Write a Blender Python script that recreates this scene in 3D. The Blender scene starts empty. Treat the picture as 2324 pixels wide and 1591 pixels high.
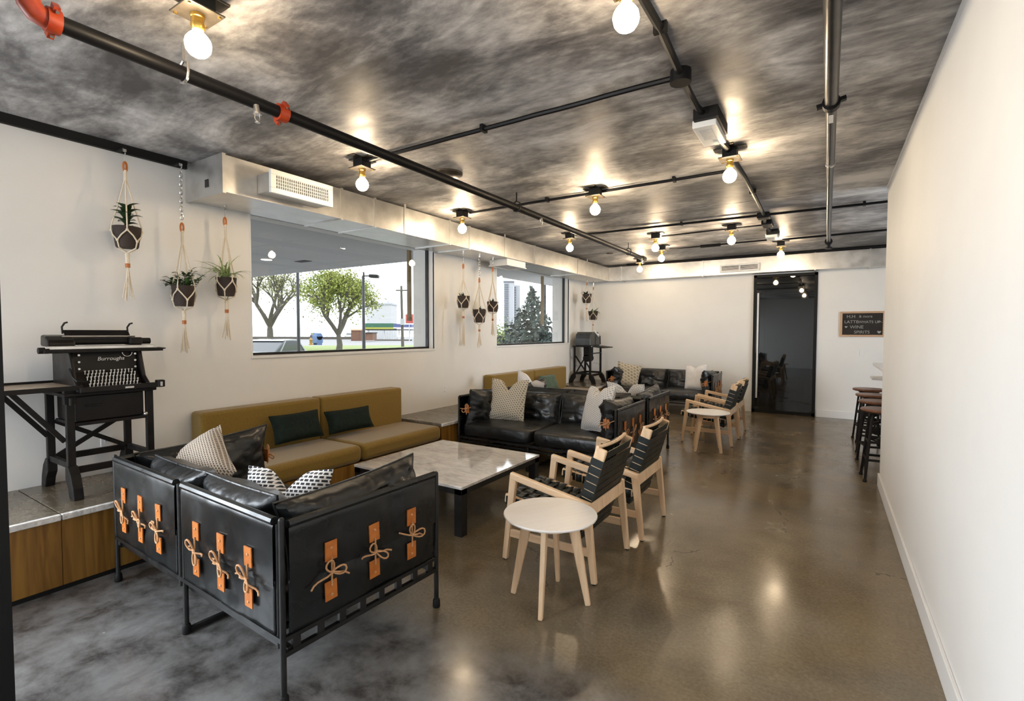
import bpy, math, random
from mathutils import Vector, Matrix, noise
random.seed(7)
D = bpy.data
COL = bpy.context.scene.collection
SC = bpy.context.scene
PI = math.pi
# ------------------------------------------------------------------ camera
cd = D.cameras.new('camera'); cam = D.objects.new('camera', cd); COL.objects.link(cam)
cd.sensor_fit = 'HORIZONTAL'; cd.sensor_width = 36.0; cd.lens = 36.0 * 1125.8 / 2324
cd.clip_start = 0.02; cd.clip_end = 500
_y, _p, _r = math.radians(32.466), math.radians(-2.168), math.radians(.098)
_f = Vector((-math.sin(_y) * math.cos(_p), math.cos(_y) * math.cos(_p), math.sin(_p)))
_rt = _f.cross(Vector((0, 0, 1))).normalized(); _u = _rt.cross(_f)
_r2 = _rt * math.cos(_r) + _u * math.sin(_r); _u2 = _u * math.cos(_r) - _rt * math.sin(_r)
_m = Matrix((_r2, _u2, -_f)).transposed().to_4x4(); _m.translation = (0, 0, 1.5)
cam.matrix_world = _m
SC.camera = cam
# ------------------------------------------------------------------ world, daylight, exposure
w = D.worlds.new('world'); SC.world = w; w.use_nodes = True
bg = w.node_tree.nodes['Background']
bg.inputs[0].default_value = (0.90, 0.95, 1.0, 1); bg.inputs[1].default_value = 3.0
BULB = 130.0


def area(name, loc, rot, sx, sy, power, color):
    l = D.lights.new(name, 'AREA'); l.shape = 'RECTANGLE'; l.size = sx; l.size_y = sy; l.energy = power; l.color = color
    l.spread = math.radians(140)
    o = D.objects.new(name, l); COL.objects.link(o); o.location = loc; o.rotation_euler = rot
    return o


# daylight through the glazing beside and behind the camera; the two visible windows are sky portals
area('side_window_daylight', (-4.54, -1.2, 1.55), (0, -PI / 2 + .55, 0), 2.0, 2.7, 180, (0.84, 0.92, 1.0))
area('rear_window_daylight', (-3.65, -3.05, 1.45), (PI / 2 - .45, 0, 0), 1.3, 2.2, 60, (0.86, 0.93, 1.0))
area('bar_fill_light', (3.9, 6.38, 1.75), (0, PI / 2 - .3, 0), 1.6, 1.6, 85, (0.86, 0.93, 1.0))  # unseen light added past the bar to cool and brighten the far wall
for _y0, _sy in ((3.865, 2.5), (7.96, 2.6)):
    area('window_portal', (-4.70, _y0, 1.945), (0, -PI / 2, 0), 1.36, _sy, 1, (1, 1, 1)).data.cycles.is_portal = True
SC.view_settings.view_transform = 'Standard'; SC.view_settings.look = 'None'
SC.view_settings.exposure = 0.5; SC.view_settings.gamma = 1.0; SC.view_settings.use_curve_mapping = False
SC.cycles.max_bounces = 8; SC.cycles.diffuse_bounces = 4; SC.cycles.glossy_bounces = 4
SC.cycles.sample_clamp_indirect = 6.0; SC.cycles.use_denoising = True
SC.cycles.caustics_reflective = False; SC.cycles.caustics_refractive = False


# ------------------------------------------------------------------ materials
def mat(name, c1, c2=None, scale=6.0, rough=.5, rough2=None, metal=0.0, bump=0.0, bscale=None, stretch=(1, 1, 1), detail=5, lo=.35, hi=.65,
        spec=.5, dist=0.0, coat=0.0, emit=None, sheen=0.0):
    m = D.materials.new(name); m.use_nodes = True
    nt = m.node_tree; N = nt.nodes; L = nt.links; b = N['Principled BSDF']
    b.inputs['Base Color'].default_value = (*c1, 1); b.inputs['Roughness'].default_value = rough
    b.inputs['Metallic'].default_value = metal; b.inputs['Specular IOR Level'].default_value = spec
    b.inputs['Coat Weight'].default_value = coat; b.inputs['Sheen Weight'].default_value = sheen
    if emit: b.inputs['Emission Color'].default_value = (*emit[0], 1); b.inputs['Emission Strength'].default_value = emit[1]
    if c2 is None and not bump and rough2 is None: return m
    tc = N.new('ShaderNodeTexCoord'); mp = N.new('ShaderNodeMapping'); mp.inputs['Scale'].default_value = stretch
    L.new(tc.outputs['Object'], mp.inputs[0])
    nz = N.new('ShaderNodeTexNoise'); nz.inputs['Scale'].default_value = scale; nz.inputs['Detail'].default_value = detail
    nz.inputs['Distortion'].default_value = dist; nz.inputs['Roughness'].default_value = .6
    L.new(mp.outputs[0], nz.inputs['Vector'])
    if c2 is not None:
        r = N.new('ShaderNodeValToRGB'); r.color_ramp.elements[0].position = lo; r.color_ramp.elements[1].position = hi
        r.color_ramp.elements[0].color = (*c1, 1); r.color_ramp.elements[1].color = (*c2, 1)
        L.new(nz.outputs[0], r.inputs[0]); L.new(r.outputs[0], b.inputs['Base Color'])
    if rough2 is not None:
        mr = N.new('ShaderNodeMapRange'); mr.inputs[1].default_value = lo; mr.inputs[2].default_value = hi
        mr.inputs[3].default_value = rough; mr.inputs[4].default_value = rough2
        L.new(nz.outputs[0], mr.inputs[0]); L.new(mr.outputs[0], b.inputs['Roughness'])
    if bump:
        n2 = N.new('ShaderNodeTexNoise'); n2.inputs['Scale'].default_value = bscale or scale; n2.inputs['Detail'].default_value = 3
        L.new(mp.outputs[0], n2.inputs['Vector'])
        bp = N.new('ShaderNodeBump'); bp.inputs['Strength'].default_value = bump; bp.inputs['Distance'].default_value = .02
        L.new(n2.outputs[0], bp.inputs['Height']); L.new(bp.outputs[0], b.inputs['Normal'])
    return m


def concrete(name, cols, s1, s2, s3, stretch, rough, rot=0.0, bump=.05, spec=.5, crack=None, tint=None, dist=1.2, wts=(.42, .40, .18), worn=False):
    """layered blotches: broad patches x streaks x grain"""
    m = D.materials.new(name); m.use_nodes = True
    nt = m.node_tree; N = nt.nodes; L = nt.links; b = N['Principled BSDF']
    tc = N.new('ShaderNodeTexCoord'); mp = N.new('ShaderNodeMapping'); mp.inputs['Scale'].default_value = stretch
    mp.inputs['Rotation'].default_value = (0, 0, rot); L.new(tc.outputs['Object'], mp.inputs[0])

    def nz(s, d, dist, vec):
        n = N.new('ShaderNodeTexNoise'); n.inputs['Scale'].default_value = s; n.inputs['Detail'].default_value = d
        n.inputs['Distortion'].default_value = dist; n.inputs['Roughness'].default_value = .65; L.new(vec, n.inputs['Vector']); return n
    a = nz(s1, 4, .5, tc.outputs['Object']); c = nz(s2, 6, dist, mp.outputs[0]); g = nz(s3, 6, 0, mp.outputs[0])

    def math_(op, x, y):
        k = N.new('ShaderNodeMath'); k.operation = op
        for i, v in enumerate((x, y)):
            if isinstance(v, (int, float)): k.inputs[i].default_value = v
            else: L.new(v, k.inputs[i])
        return k.outputs[0]
    v = math_('ADD', math_('MULTIPLY', a.outputs[0], wts[0]), math_('ADD', math_('MULTIPLY', c.outputs[0], wts[1]), math_('MULTIPLY', g.outputs[0], wts[2])))
    r = N.new('ShaderNodeValToRGB'); e = r.color_ramp.elements
    e[0].position = cols[0][0]; e[0].color = (*cols[0][1], 1); e[1].position = cols[-1][0]; e[1].color = (*cols[-1][1], 1)
    for p, cc in cols[1:-1]:
        k = e.new(p); k.color = (*cc, 1)
    L.new(v, r.inputs[0]); out = r.outputs[0]
    if tint:
        t = nz(tint[0], 3, .4, tc.outputs['Object']); tr = N.new('ShaderNodeValToRGB'); tr.color_ramp.elements[0].position = .42; tr.color_ramp.elements[1].position = .62
        tr.color_ramp.elements[0].color = (*tint[1], 1); tr.color_ramp.elements[1].color = (*tint[2], 1); L.new(t.outputs[0], tr.inputs[0])
        mx = N.new('ShaderNodeMixRGB'); mx.blend_type = 'MULTIPLY'; mx.inputs[0].default_value = 1; L.new(out, mx.inputs[1]); L.new(tr.outputs[0], mx.inputs[2]); out = mx.outputs[0]
    if crack:
        vo = N.new('ShaderNodeTexVoronoi'); vo.feature = 'DISTANCE_TO_EDGE'; vo.inputs['Scale'].default_value = crack
        wn = nz(1.3, 5, 0, tc.outputs['Object']); ad = N.new('ShaderNodeVectorMath'); ad.operation = 'MULTIPLY_ADD'
        L.new(wn.outputs['Color'], ad.inputs[0]); ad.inputs[1].default_value = (.9, .9, .9); L.new(tc.outputs['Object'], ad.inputs[2]); L.new(ad.outputs[0], vo.inputs['Vector'])
        ms = nz(.8, 2, 0, tc.outputs['Object'])
        lt = math_('LESS_THAN', vo.outputs['Distance'], .0035); gt = math_('GREATER_THAN', ms.outputs[0], .55); k = math_('MULTIPLY', math_('MULTIPLY', lt, gt), .55)
        mx = N.new('ShaderNodeMixRGB'); mx.blend_type = 'MIX'; L.new(k, mx.inputs[0]); L.new(out, mx.inputs[1]); mx.inputs[2].default_value = (.03, .025, .02, 1); out = mx.outputs[0]
    if worn:                                               # the older, greyer and blotchier pour left of a ragged joint
        sx = N.new('ShaderNodeSeparateXYZ'); L.new(tc.outputs['Object'], sx.inputs[0]); wv = nz(1.6, 6, 0, tc.outputs['Object'])
        dd = math_('ADD', math_('MINIMUM', math_('SUBTRACT', 2.0, sx.outputs[1]), math_('MULTIPLY', math_('SUBTRACT', -.25, sx.outputs[0]), .6)), math_('MULTIPLY', wv.outputs[0], .5))
        mk = N.new('ShaderNodeMapRange'); mk.inputs[1].default_value = .22; mk.inputs[2].default_value = .50; L.new(dd, mk.inputs[0])
        gn = nz(4.2, 9, .2, tc.outputs['Object']); gr = N.new('ShaderNodeValToRGB'); ge = gr.color_ramp.elements
        ge[0].position = .36; ge[0].color = (.042, .038, .035, 1); ge[1].position = .66; ge[1].color = (.18, .176, .172, 1); k = ge.new(.5); k.color = (.115, .110, .106, 1)
        L.new(gn.outputs[0], gr.inputs[0]); mx = N.new('ShaderNodeMixRGB'); L.new(mk.outputs[0], mx.inputs[0]); L.new(out, mx.inputs[1]); L.new(gr.outputs[0], mx.inputs[2]); out = mx.outputs[0]
    L.new(out, b.inputs['Base Color'])
    mr = N.new('ShaderNodeMapRange'); mr.inputs[1].default_value = .35; mr.inputs[2].default_value = .65
    mr.inputs[3].default_value = rough[0]; mr.inputs[4].default_value = rough[1]; L.new(c.outputs[0], mr.inputs[0]); L.new(mr.outputs[0], b.inputs['Roughness'])
    b.inputs['Specular IOR Level'].default_value = spec
    bp = N.new('ShaderNodeBump'); bp.inputs['Strength'].default_value = bump; bp.inputs['Distance'].default_value = .02
    L.new(g.outputs[0], bp.inputs['Height']); L.new(bp.outputs[0], b.inputs['Normal'])
    return m


def grain(name, c1, c2, axis, rough=.45, scale=3.0, wave=1.0, bump=0.0):
    """wood grain running along the given axis"""
    m = D.materials.new(name); m.use_nodes = True
    nt = m.node_tree; N = nt.nodes; L = nt.links; b = N['Principled BSDF']
    tc = N.new('ShaderNodeTexCoord'); mp = N.new('ShaderNodeMapping')
    st = [9, 9, 9]; st[axis] = .7; mp.inputs['Scale'].default_value = st; L.new(tc.outputs['Object'], mp.inputs[0])
    n = N.new('ShaderNodeTexNoise'); n.inputs['Scale'].default_value = scale; n.inputs['Detail'].default_value = 6; n.inputs['Distortion'].default_value = wave
    L.new(mp.outputs[0], n.inputs['Vector'])
    r = N.new('ShaderNodeValToRGB'); r.color_ramp.elements[0].position = .36; r.color_ramp.elements[1].position = .66
    r.color_ramp.elements[0].color = (*c1, 1); r.color_ramp.elements[1].color = (*c2, 1); L.new(n.outputs[0], r.inputs[0]); L.new(r.outputs[0], b.inputs['Base Color'])
    b.inputs['Roughness'].default_value = rough
    return m


def weave(name, ink, ground, bw, bh, mortar, rot=0.0, rough=.9):
    """printed rows of dashes (woven pattern) from a brick texture on object x/y"""
    m = D.materials.new(name); m.use_nodes = True
    nt = m.node_tree; N = nt.nodes; L = nt.links; b = N['Principled BSDF']
    tc = N.new('ShaderNodeTexCoord'); mp = N.new('ShaderNodeMapping'); mp.inputs['Rotation'].default_value = (0, 0, rot); L.new(tc.outputs['Object'], mp.inputs[0])
    k = N.new('ShaderNodeTexBrick'); k.inputs['Color1'].default_value = (*ink, 1); k.inputs['Color2'].default_value = (*[min(1, x * 1.6) for x in ink], 1)
    k.inputs['Mortar'].default_value = (*ground, 1); k.inputs['Scale'].default_value = 1.0; k.inputs['Brick Width'].default_value = bw
    k.inputs['Row Height'].default_value = bh; k.inputs['Mortar Size'].default_value = mortar; k.inputs['Mortar Smooth'].default_value = .3
    L.new(mp.outputs[0], k.inputs['Vector']); L.new(k.outputs[0], b.inputs['Base Color']); b.inputs['Roughness'].default_value = rough
    b.inputs['Sheen Weight'].default_value = .2
    return m


def pane_mat(name, tint, gl=.08):
    m = D.materials.new(name); m.use_nodes = True; nt = m.node_tree; N = nt.nodes; L = nt.links; N.remove(N['Principled BSDF'])
    t = N.new('ShaderNodeBsdfTransparent'); t.inputs[0].default_value = (*tint, 1); g = N.new('ShaderNodeBsdfGlossy'); g.inputs['Roughness'].default_value = .0
    lw_ = N.new('ShaderNodeLayerWeight'); lw_.inputs[0].default_value = .5; mx = N.new('ShaderNodeMixShader')
    pw = N.new('ShaderNodeMath'); pw.operation = 'POWER'; pw.inputs[1].default_value = 5; L.new(lw_.outputs['Facing'], pw.inputs[0])
    f = N.new('ShaderNodeMath'); f.operation = 'MULTIPLY_ADD'; f.inputs[1].default_value = .8; f.inputs[2].default_value = .035; L.new(pw.outputs[0], f.inputs[0])
    L.new(f.outputs[0], mx.inputs[0]); L.new(t.outputs[0], mx.inputs[1]); L.new(g.outputs[0], mx.inputs[2]); L.new(mx.outputs[0], N['Material Output'].inputs[0])
    return m


M = {}
M['wall'] = mat('wall_paint', (.80, .79, .77), (.83, .82, .80), 1.5, rough=.6, bump=.02, bscale=60)
M['trimwhite'] = mat('white_trim_paint', (.82, .82, .82), rough=.4)
M['black'] = mat('black_steel', (.007, .007, .0075), (.014, .0135, .013), 14, rough=.3, rough2=.45, spec=.4)
M['blackpaint'] = mat('black_paint', (.007, .007, .007), rough=.6, spec=.25)
M['iron'] = mat('old_cast_iron', (.006, .0055, .005), (.014, .012, .011), 18, rough=.45, rough2=.65, spec=.22)
M['enamel'] = mat('black_enamel', (.006, .005, .0045), (.012, .009, .008), 7, rough=.3, rough2=.45, spec=.25)
M['nickel'] = mat('worn_nickel', (.55, .53, .5), (.75, .73, .7), 9, rough=.25, metal=.9)
M['keycap'] = mat('key_cap', (.75, .74, .70), rough=.35)
M['floor'] = concrete('polished_concrete', [(.36, (.090, .073, .050)), (.46, (.148, .120, .080)), (.54, (.20, .163, .110)), (.64, (.265, .222, .16))], .5, 1.6, 60, (1, 1, 1), (.15, .28), bump=.012, crack=.42,
                      tint=(.40, (.88, .90, .95), (1.08, .96, .74)), dist=.35, wts=(.40, .32, .28), worn=True)
M['ceil'] = concrete('ceiling_concrete', [(.40, (.060, .058, .062)), (.455, (.155, .15, .155)), (.50, (.30, .292, .292)), (.55, (.50, .49, .485)), (.61, (.74, .73, .72))], .75, 1.1, 12, (1, 2.4, 1), (.40, .60), rot=.45, bump=.06, wts=(.50, .36, .14))
M['slab'] = concrete('grey_stone', [(.36, (.065, .050, .035)), (.5, (.125, .102, .073)), (.64, (.205, .172, .13))], 1.2, 5.0, 30, (1, 1.8, 1), (.18, .30), rot=.5, bump=.02)
M['marble'] = concrete('grey_marble', [(.36, (.27, .25, .235)), (.47, (.50, .47, .445)), (.56, (.66, .63, .605)), (.66, (.76, .74, .72))], 1.5, 4.5, 22, (1, 2.2, 1), (.05, .10), rot=.6, bump=.0)
M['edge'] = mat('white_stone_edge', (.55, .53, .51), (.78, .76, .74), 22, rough=.5, bump=.5, bscale=40)
M['oak'] = grain('oak_veneer', (.155, .066, .008), (.29, .145, .024), 2, rough=.42, scale=1.6, wave=1.6)
M['ash'] = grain('pale_ash', (.68, .45, .26), (.82, .60, .39), 2, rough=.45, scale=2.0)
M['ashx'] = grain('pale_ash_long', (.68, .45, .26), (.82, .60, .39), 0, rough=.45, scale=2.0)
M['ashtop'] = mat('pale_ash_top', (.84, .79, .74), (.88, .84, .80), 4, rough=.32, stretch=(8, 1, 1))
M['ochre'] = mat('ochre_fabric', (.195, .113, .009), (.245, .147, .015), 90, rough=.85, bump=.15, bscale=300, sheen=.3)
M['green'] = mat('dark_green_velvet', (.008, .014, .012), (.013, .023, .018), 30, rough=.9, spec=.2, bump=.1, bscale=120)
M['green2'] = mat('mid_green_velvet', (.045, .085, .055), (.07, .12, .08), 30, rough=.85, sheen=.2)
M['leather'] = mat('black_leather', (.006, .0068, .0075), (.010, .011, .012), 5, rough=.27, rough2=.42, bump=.5, bscale=9, spec=.60)
M['sling'] = mat('black_sling_leather', (.006, .007, .0075), (.010, .0115, .012), 3, rough=.24, rough2=.38, bump=.65, bscale=3.2, spec=.44)
M['strap'] = mat('black_green_strap', (.006, .0095, .009), (.011, .016, .015), 8, rough=.35, rough2=.48, bump=.1, bscale=30, spec=.28)
M['tan'] = mat('orange_tan_leather', (.40, .112, .016), (.52, .165, .03), 20, rough=.45)
M['cord'] = mat('tan_cord', (.46, .22, .09), (.56, .31, .15), 60, rough=.7)
M['rope'] = mat('cotton_rope', (.66, .56, .43), (.74, .65, .52), 80, rough=.9)
M['pot'] = mat('brown_pot', (.026, .016, .012), (.042, .027, .020), 12, rough=.8)
M['soil'] = mat('soil', (.02, .014, .01), rough=1)
M['leafd'] = mat('dark_leaf', (.014, .032, .012), (.03, .06, .02), 9, rough=.4)
M['leafm'] = mat('mid_leaf', (.05, .11, .02), (.09, .17, .04), 9, rough=.45)
M['leafs'] = mat('pale_striped_leaf', (.14, .22, .04), (.42, .50, .22), 30, rough=.45, stretch=(1, 1, .1))
M['steel'] = mat('galvanised_steel', (.56, .55, .53), (.68, .67, .65), 7, rough=.30, rough2=.42, metal=.85, stretch=(1, 1, 1))
M['white'] = mat('white_enamel', (.82, .82, .80), rough=.4)
M['dark'] = mat('dark_void', (.02, .018, .017), rough=.8)
M['brass'] = mat('brass', (.80, .52, .13), rough=.28, metal=1.0)
M['bronze'] = mat('dark_bronze_plate', (.07, .06, .045), (.12, .10, .08), 20, rough=.35, metal=.7)
M['bulb'] = mat('glowing_bulb', (1, .8, .5), rough=.3, emit=((1, .77, .50), BULB))
M['red'] = mat('red_coupling', (.30, .028, .008), (.40, .055, .012), 20, rough=.4)
M['pipe'] = mat('black_pipe', (.006, .006, .007), rough=.45, spec=.2)
M['greypipe'] = mat('dark_grey_pipe', (.030, .028, .028), (.045, .042, .04), 12, rough=.28, metal=.5)
M['doorglass'] = mat('black_door_glass', (.006, .007, .007), rough=.02, spec=.6)
M['slate'] = mat('blackboard', (.016, .012, .010), (.024, .019, .016), 10, rough=.8)
M['chalk'] = mat('chalk', (.36, .35, .33), rough=.95)
M['framewood'] = mat('frame_wood', (.52, .32, .19), (.60, .40, .25), 18, rough=.5, stretch=(1, 8, 8))
M['stoolwood'] = mat('brown_stool_wood', (.10, .036, .018), (.19, .075, .036), 9, rough=.32, stretch=(1, 6, 1))
M['pane'] = pane_mat('window_glass', (.97, .98, .98))
M['hound1'] = weave('houndstooth_beige', (.10, .075, .05), (.54, .47, .39), .018, .0135, .0030, rot=.0)
M['hound2'] = weave('houndstooth_white', (.016, .016, .02), (.76, .75, .74), .026, .018, .0042)
M['dots'] = weave('dotted_beige', (.10, .085, .06), (.52, .47, .38), .030, .024, .0085, rot=.78)
M['specks'] = weave('speckled_grey', (.13, .125, .12), (.66, .64, .62), .026, .018, .0072, rot=.3)
M['whitecloth'] = mat('white_cloth', (.72, .70, .70), (.78, .76, .76), 20, rough=.9)
M['geo'] = weave('beige_block_print', (.22, .18, .12), (.50, .44, .34), .07, .05, .014, rot=.4)
M['gaslab'] = mat('porch_soffit', (.36, .355, .35), rough=.8)
M['stucco'] = mat('white_stucco', (.80, .81, .82), rough=.8)
M['grass'] = mat('lawn', (.11, .155, .03), (.2, .235, .06), 8, rough=.9)
M['asphalt'] = mat('asphalt', (.16, .155, .155), (.21, .205, .20), 4, rough=.9)
M['bark'] = mat('bark', (.05, .042, .035), (.10, .085, .07), 9, rough=.9, stretch=(3, 3, 1))
M['crown'] = mat('spring_leaves', (.13, .165, .022), (.25, .27, .055), 1.2, rough=.7)
M['crown2'] = mat('pale_spring_leaves', (.20, .205, .09), (.32, .32, .18), 1.2, rough=.7)
M['needles'] = mat('spruce_needles', (.016, .030, .025), (.05, .07, .056), 2.5, rough=.8)
M['bush'] = mat('bush_leaves', (.10, .15, .03), (.18, .23, .065), 2, rough=.8)
M['carsilver'] = mat('silver_paint', (.28, .29, .31), rough=.25, metal=.5)
M['cardark'] = mat('dark_car_paint', (.03, .03, .07), rough=.3)
M['carwhite'] = mat('white_car_paint', (.7, .7, .7), rough=.3)
M['carglass'] = mat('car_glass', (.04, .045, .05), rough=.08)
M['tyre'] = mat('tyre', (.015, .015, .015), rough=.8)
M['rust'] = mat('rust_red', (.10, .045, .025), (.15, .075, .045), 2, rough=.8)
M['bandgreen'] = mat('green_band', (.006, .075, .036), rough=.5)
M['bandyellow'] = mat('yellow_band', (.27, .27, .025), rough=.5)
M['bandblue'] = mat('blue_band', (.05, .065, .17), rough=.5)
M['signred'] = mat('red_sign', (.30, .045, .035), rough=.5)
M['palebuild'] = mat('pale_cladding', (.36, .36, .36), (.40, .40, .40), 1, rough=.9, stretch=(.2, .2, 4))
M['tower'] = mat('tower_concrete', (.33, .34, .36), rough=.9)
M['towerglass'] = mat('tower_glass', (.09, .10, .12), rough=.3)
M['mailblue'] = mat('mailbox_blue', (.05, .10, .23), rough=.4)
M['brownsign'] = mat('brown_banner', (.20, .13, .05), rough=.6)


# ------------------------------------------------------------------ mesh builder
class MB:
    def __init__(s): s.v = []; s.f = []

    def add(s, vs, fs):
        o = len(s.v); s.v += [tuple(v) for v in vs]; s.f += [tuple(i + o for i in f) for f in fs]; return s

    def box(s, x0, x1, y0, y1, z0, z1):
        return s.add([(x0, y0, z0), (x1, y0, z0), (x1, y1, z0), (x0, y1, z0), (x0, y0, z1), (x1, y0, z1), (x1, y1, z1), (x0, y1, z1)],
                     [(0, 3, 2, 1), (4, 5, 6, 7), (0, 1, 5, 4), (1, 2, 6, 5), (2, 3, 7, 6), (3, 0, 4, 7)])

    def bar(s, p, q, wd, ht, up=(0, 0, 1), w2=None, h2=None):
        p = Vector(p); q = Vector(q); d = (q - p).normalized(); up = Vector(up)
        r = d.cross(up)
        if r.length < 1e-4: r = d.cross(Vector((0, 1, 0)))
        r.normalize(); u = r.cross(d)
        w2 = w2 or wd; h2 = h2 or ht; vs = []
        for c, a, b in ((p, wd, ht), (q, w2, h2)):
            for i, j in ((-1, -1), (1, -1), (1, 1), (-1, 1)): vs.append(c + r * (i * a / 2) + u * (j * b / 2))
        return s.add(vs, [(3, 2, 1, 0), (4, 5, 6, 7), (0, 1, 5, 4), (1, 2, 6, 5), (2, 3, 7, 6), (3, 0, 4, 7)])

    def tube(s, pts, r, seg=8, closed=False, r2=None):
        pts = [Vector(p) for p in pts]; n = len(pts); vs = []; fs = []
        t0 = (pts[1] - pts[0]).normalized(); nrm = t0.orthogonal().normalized()
        for i, p in enumerate(pts):
            if closed: t = (pts[(i + 1) % n] - pts[i - 1])
            else: t = pts[min(i + 1, n - 1)] - pts[max(i - 1, 0)]
            t.normalize(); nrm = (nrm - t * nrm.dot(t)).normalized(); b = t.cross(nrm)
            rr = r if r2 is None else r + (r2 - r) * i / (n - 1)
            for k in range(seg):
                a = 2 * PI * k / seg; vs.append(p + nrm * (rr * math.cos(a)) + b * (rr * math.sin(a)))
        m = n if closed else n - 1
        for i in range(m):
            j = (i + 1) % n
            for k in range(seg): fs.append((i * seg + k, i * seg + (k + 1) % seg, j * seg + (k + 1) % seg, j * seg + k))
        if not closed:
            fs.append(tuple(reversed(range(seg)))); fs.append(tuple((n - 1) * seg + k for k in range(seg)))
        return s.add(vs, fs)

    def cyl(s, p, q, r, seg=12, r2=None): return s.tube([p, q], r, seg, r2=r2)

    def lathe(s, prof, c=(0, 0, 0), seg=16, axis=2):
        vs = []; fs = []; n = len(prof)
        for r, z in prof:
            for k in range(seg):
                a = 2 * PI * k / seg; x, y = r * math.cos(a), r * math.sin(a)
                P = (x, y, z) if axis == 2 else ((z, x, y) if axis == 0 else (y, z, x))
                vs.append((P[0] + c[0], P[1] + c[1], P[2] + c[2]))
        for i in range(n - 1):
            for k in range(seg): fs.append((i * seg + k, i * seg + (k + 1) % seg, (i + 1) * seg + (k + 1) % seg, (i + 1) * seg + k))
        fs.append(tuple(reversed(range(seg)))); fs.append(tuple((n - 1) * seg + k for k in range(seg)))
        return s.add(vs, fs)

    def sph(s, c, r, seg=14, rg=9, sz=1.0):
        prof = [(max(1e-4, r * math.sin(PI * i / rg)), -r * sz * math.cos(PI * i / rg)) for i in range(rg + 1)]
        return s.lathe(prof, c, seg)

    def grid(s, fn, nu, nv, thick=None):
        vs = [fn(i / nu, j / nv) for j in range(nv + 1) for i in range(nu + 1)]
        fs = [(j * (nu + 1) + i, j * (nu + 1) + i + 1, (j + 1) * (nu + 1) + i + 1, (j + 1) * (nu + 1) + i) for j in range(nv) for i in range(nu)]
        return s.add(vs, fs)

    def prism(s, poly, y0, y1, plane='xz'):
        n = len(poly)
        def P(a, b, t): return (a, t, b) if plane == 'xz' else ((t, a, b) if plane == 'yz' else (a, b, t))
        vs = [P(a, b, y0) for a, b in poly] + [P(a, b, y1) for a, b in poly]
        fs = [tuple(range(n)), tuple(reversed(range(n, 2 * n)))] + [(i, i + n, (i + 1) % n + n, (i + 1) % n) for i in range(n)]
        return s.add(vs, fs)

    def xf(s, mtx, start=0):
        for i in range(start, len(s.v)): s.v[i] = tuple(mtx @ Vector(s.v[i]))
        return s


def P(name, mb, m, parent=None, world=False, smooth=False, bevel=0.0, label=None, solid=0.0, seg=2, kind=None, stuff=False, sub=0):
    me = D.meshes.new(name); vs = mb.v
    if world and parent is not None:
        l = WORLDLOC[parent.name]; vs = [(a - l[0], b - l[1], c - l[2]) for a, b, c in vs]
    me.from_pydata(vs, [], mb.f); me.validate(); me.update()
    import bmesh
    b = bmesh.new(); b.from_mesh(me); bmesh.ops.recalc_face_normals(b, faces=b.faces)
    b.to_mesh(me); b.free()
    if smooth:
        me.shade_smooth()
        try: me.set_sharp_from_angle(angle=math.radians(42))
        except Exception: pass
    o = D.objects.new(name, me); COL.objects.link(o)
    me.materials.append(M[m] if isinstance(m, str) else m)
    if parent is not None: o.parent = parent
    if solid:
        k = o.modifiers.new('solid', 'SOLIDIFY'); k.thickness = solid; k.offset = 0
    if bevel:
        k = o.modifiers.new('bevel', 'BEVEL'); k.width = bevel; k.segments = seg; k.limit_method = 'ANGLE'; k.angle_limit = .6
    if sub:
        k = o.modifiers.new('sub', 'SUBSURF'); k.levels = sub; k.render_levels = sub
    if label: o['label'] = label
    if stuff: o['kind'] = 'stuff'
    if kind: o['kind'] = kind
    WORLDLOC[o.name] = WORLDLOC.get(parent.name, (0, 0, 0)) if parent is not None else (0, 0, 0)
    return o


WORLDLOC = {}


def T(name, label, cat, loc=(0, 0, 0), rz=0.0, group=None):
    o = D.objects.new(name, None); COL.objects.link(o); o.empty_display_size = .1
    o.location = loc; o.rotation_euler = (0, 0, rz); o['label'] = label; o['category'] = cat
    if group: o['group'] = group
    WORLDLOC[o.name] = tuple(loc)
    return o


def tag(o, label, cat, group=None):
    o['label'] = label; o['category'] = cat
    if group: o['group'] = group
    return o


def copy_tree(root, loc, rz=None, label=None):
    def rec(o, par):
        c = o.copy(); COL.objects.link(c)
        if par is not None: c.parent = par
        for ch in KIDS.get(o.name, []): rec(ch, c)
        return c
    if root.name not in KIDS:
        def collect(o):
            KIDS[o.name] = [x for x in COL.objects if x.parent == o]
            for x in KIDS[o.name]: collect(x)
        collect(root)
    r = rec(root, None); r.location = loc
    if rz is not None: r.rotation_euler = (0, 0, rz)
    if label: r['label'] = label
    WORLDLOC[r.name] = tuple(loc)
    return r


KIDS = {}


def S(name, mb, m, label=None, parent=None, **k):
    o = P(name, mb, m, parent, **k); o['kind'] = 'structure'
    if label: o['label'] = label
    return o


def nz(x, y, z=0.0): return noise.noise(Vector((x, y, z)))


# ================================================================== ROOM SHELL
XL, YF, ZC = -4.52, 10.30, 2.90
S('floor', MB().box(-4.52, 4.0, -3.2, YF, -.12, 0), 'floor', 'polished brown grey concrete floor')
ce = S('ceiling', MB().box(-4.9, 4.0, -3.2, YF + .2, 2.98, 3.12), 'blackpaint', 'dark mottled concrete ceiling')
for a, b in ((-3.2, 1.2), (1.2, 5.885), (5.90, YF + .1)):       # poured bays with a joint between
    P('ceiling_slab', MB().box(-4.52, 4.0, a + (.0 if a != 5.90 else 0), b, ZC, 2.985), 'ceil', ce)
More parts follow.
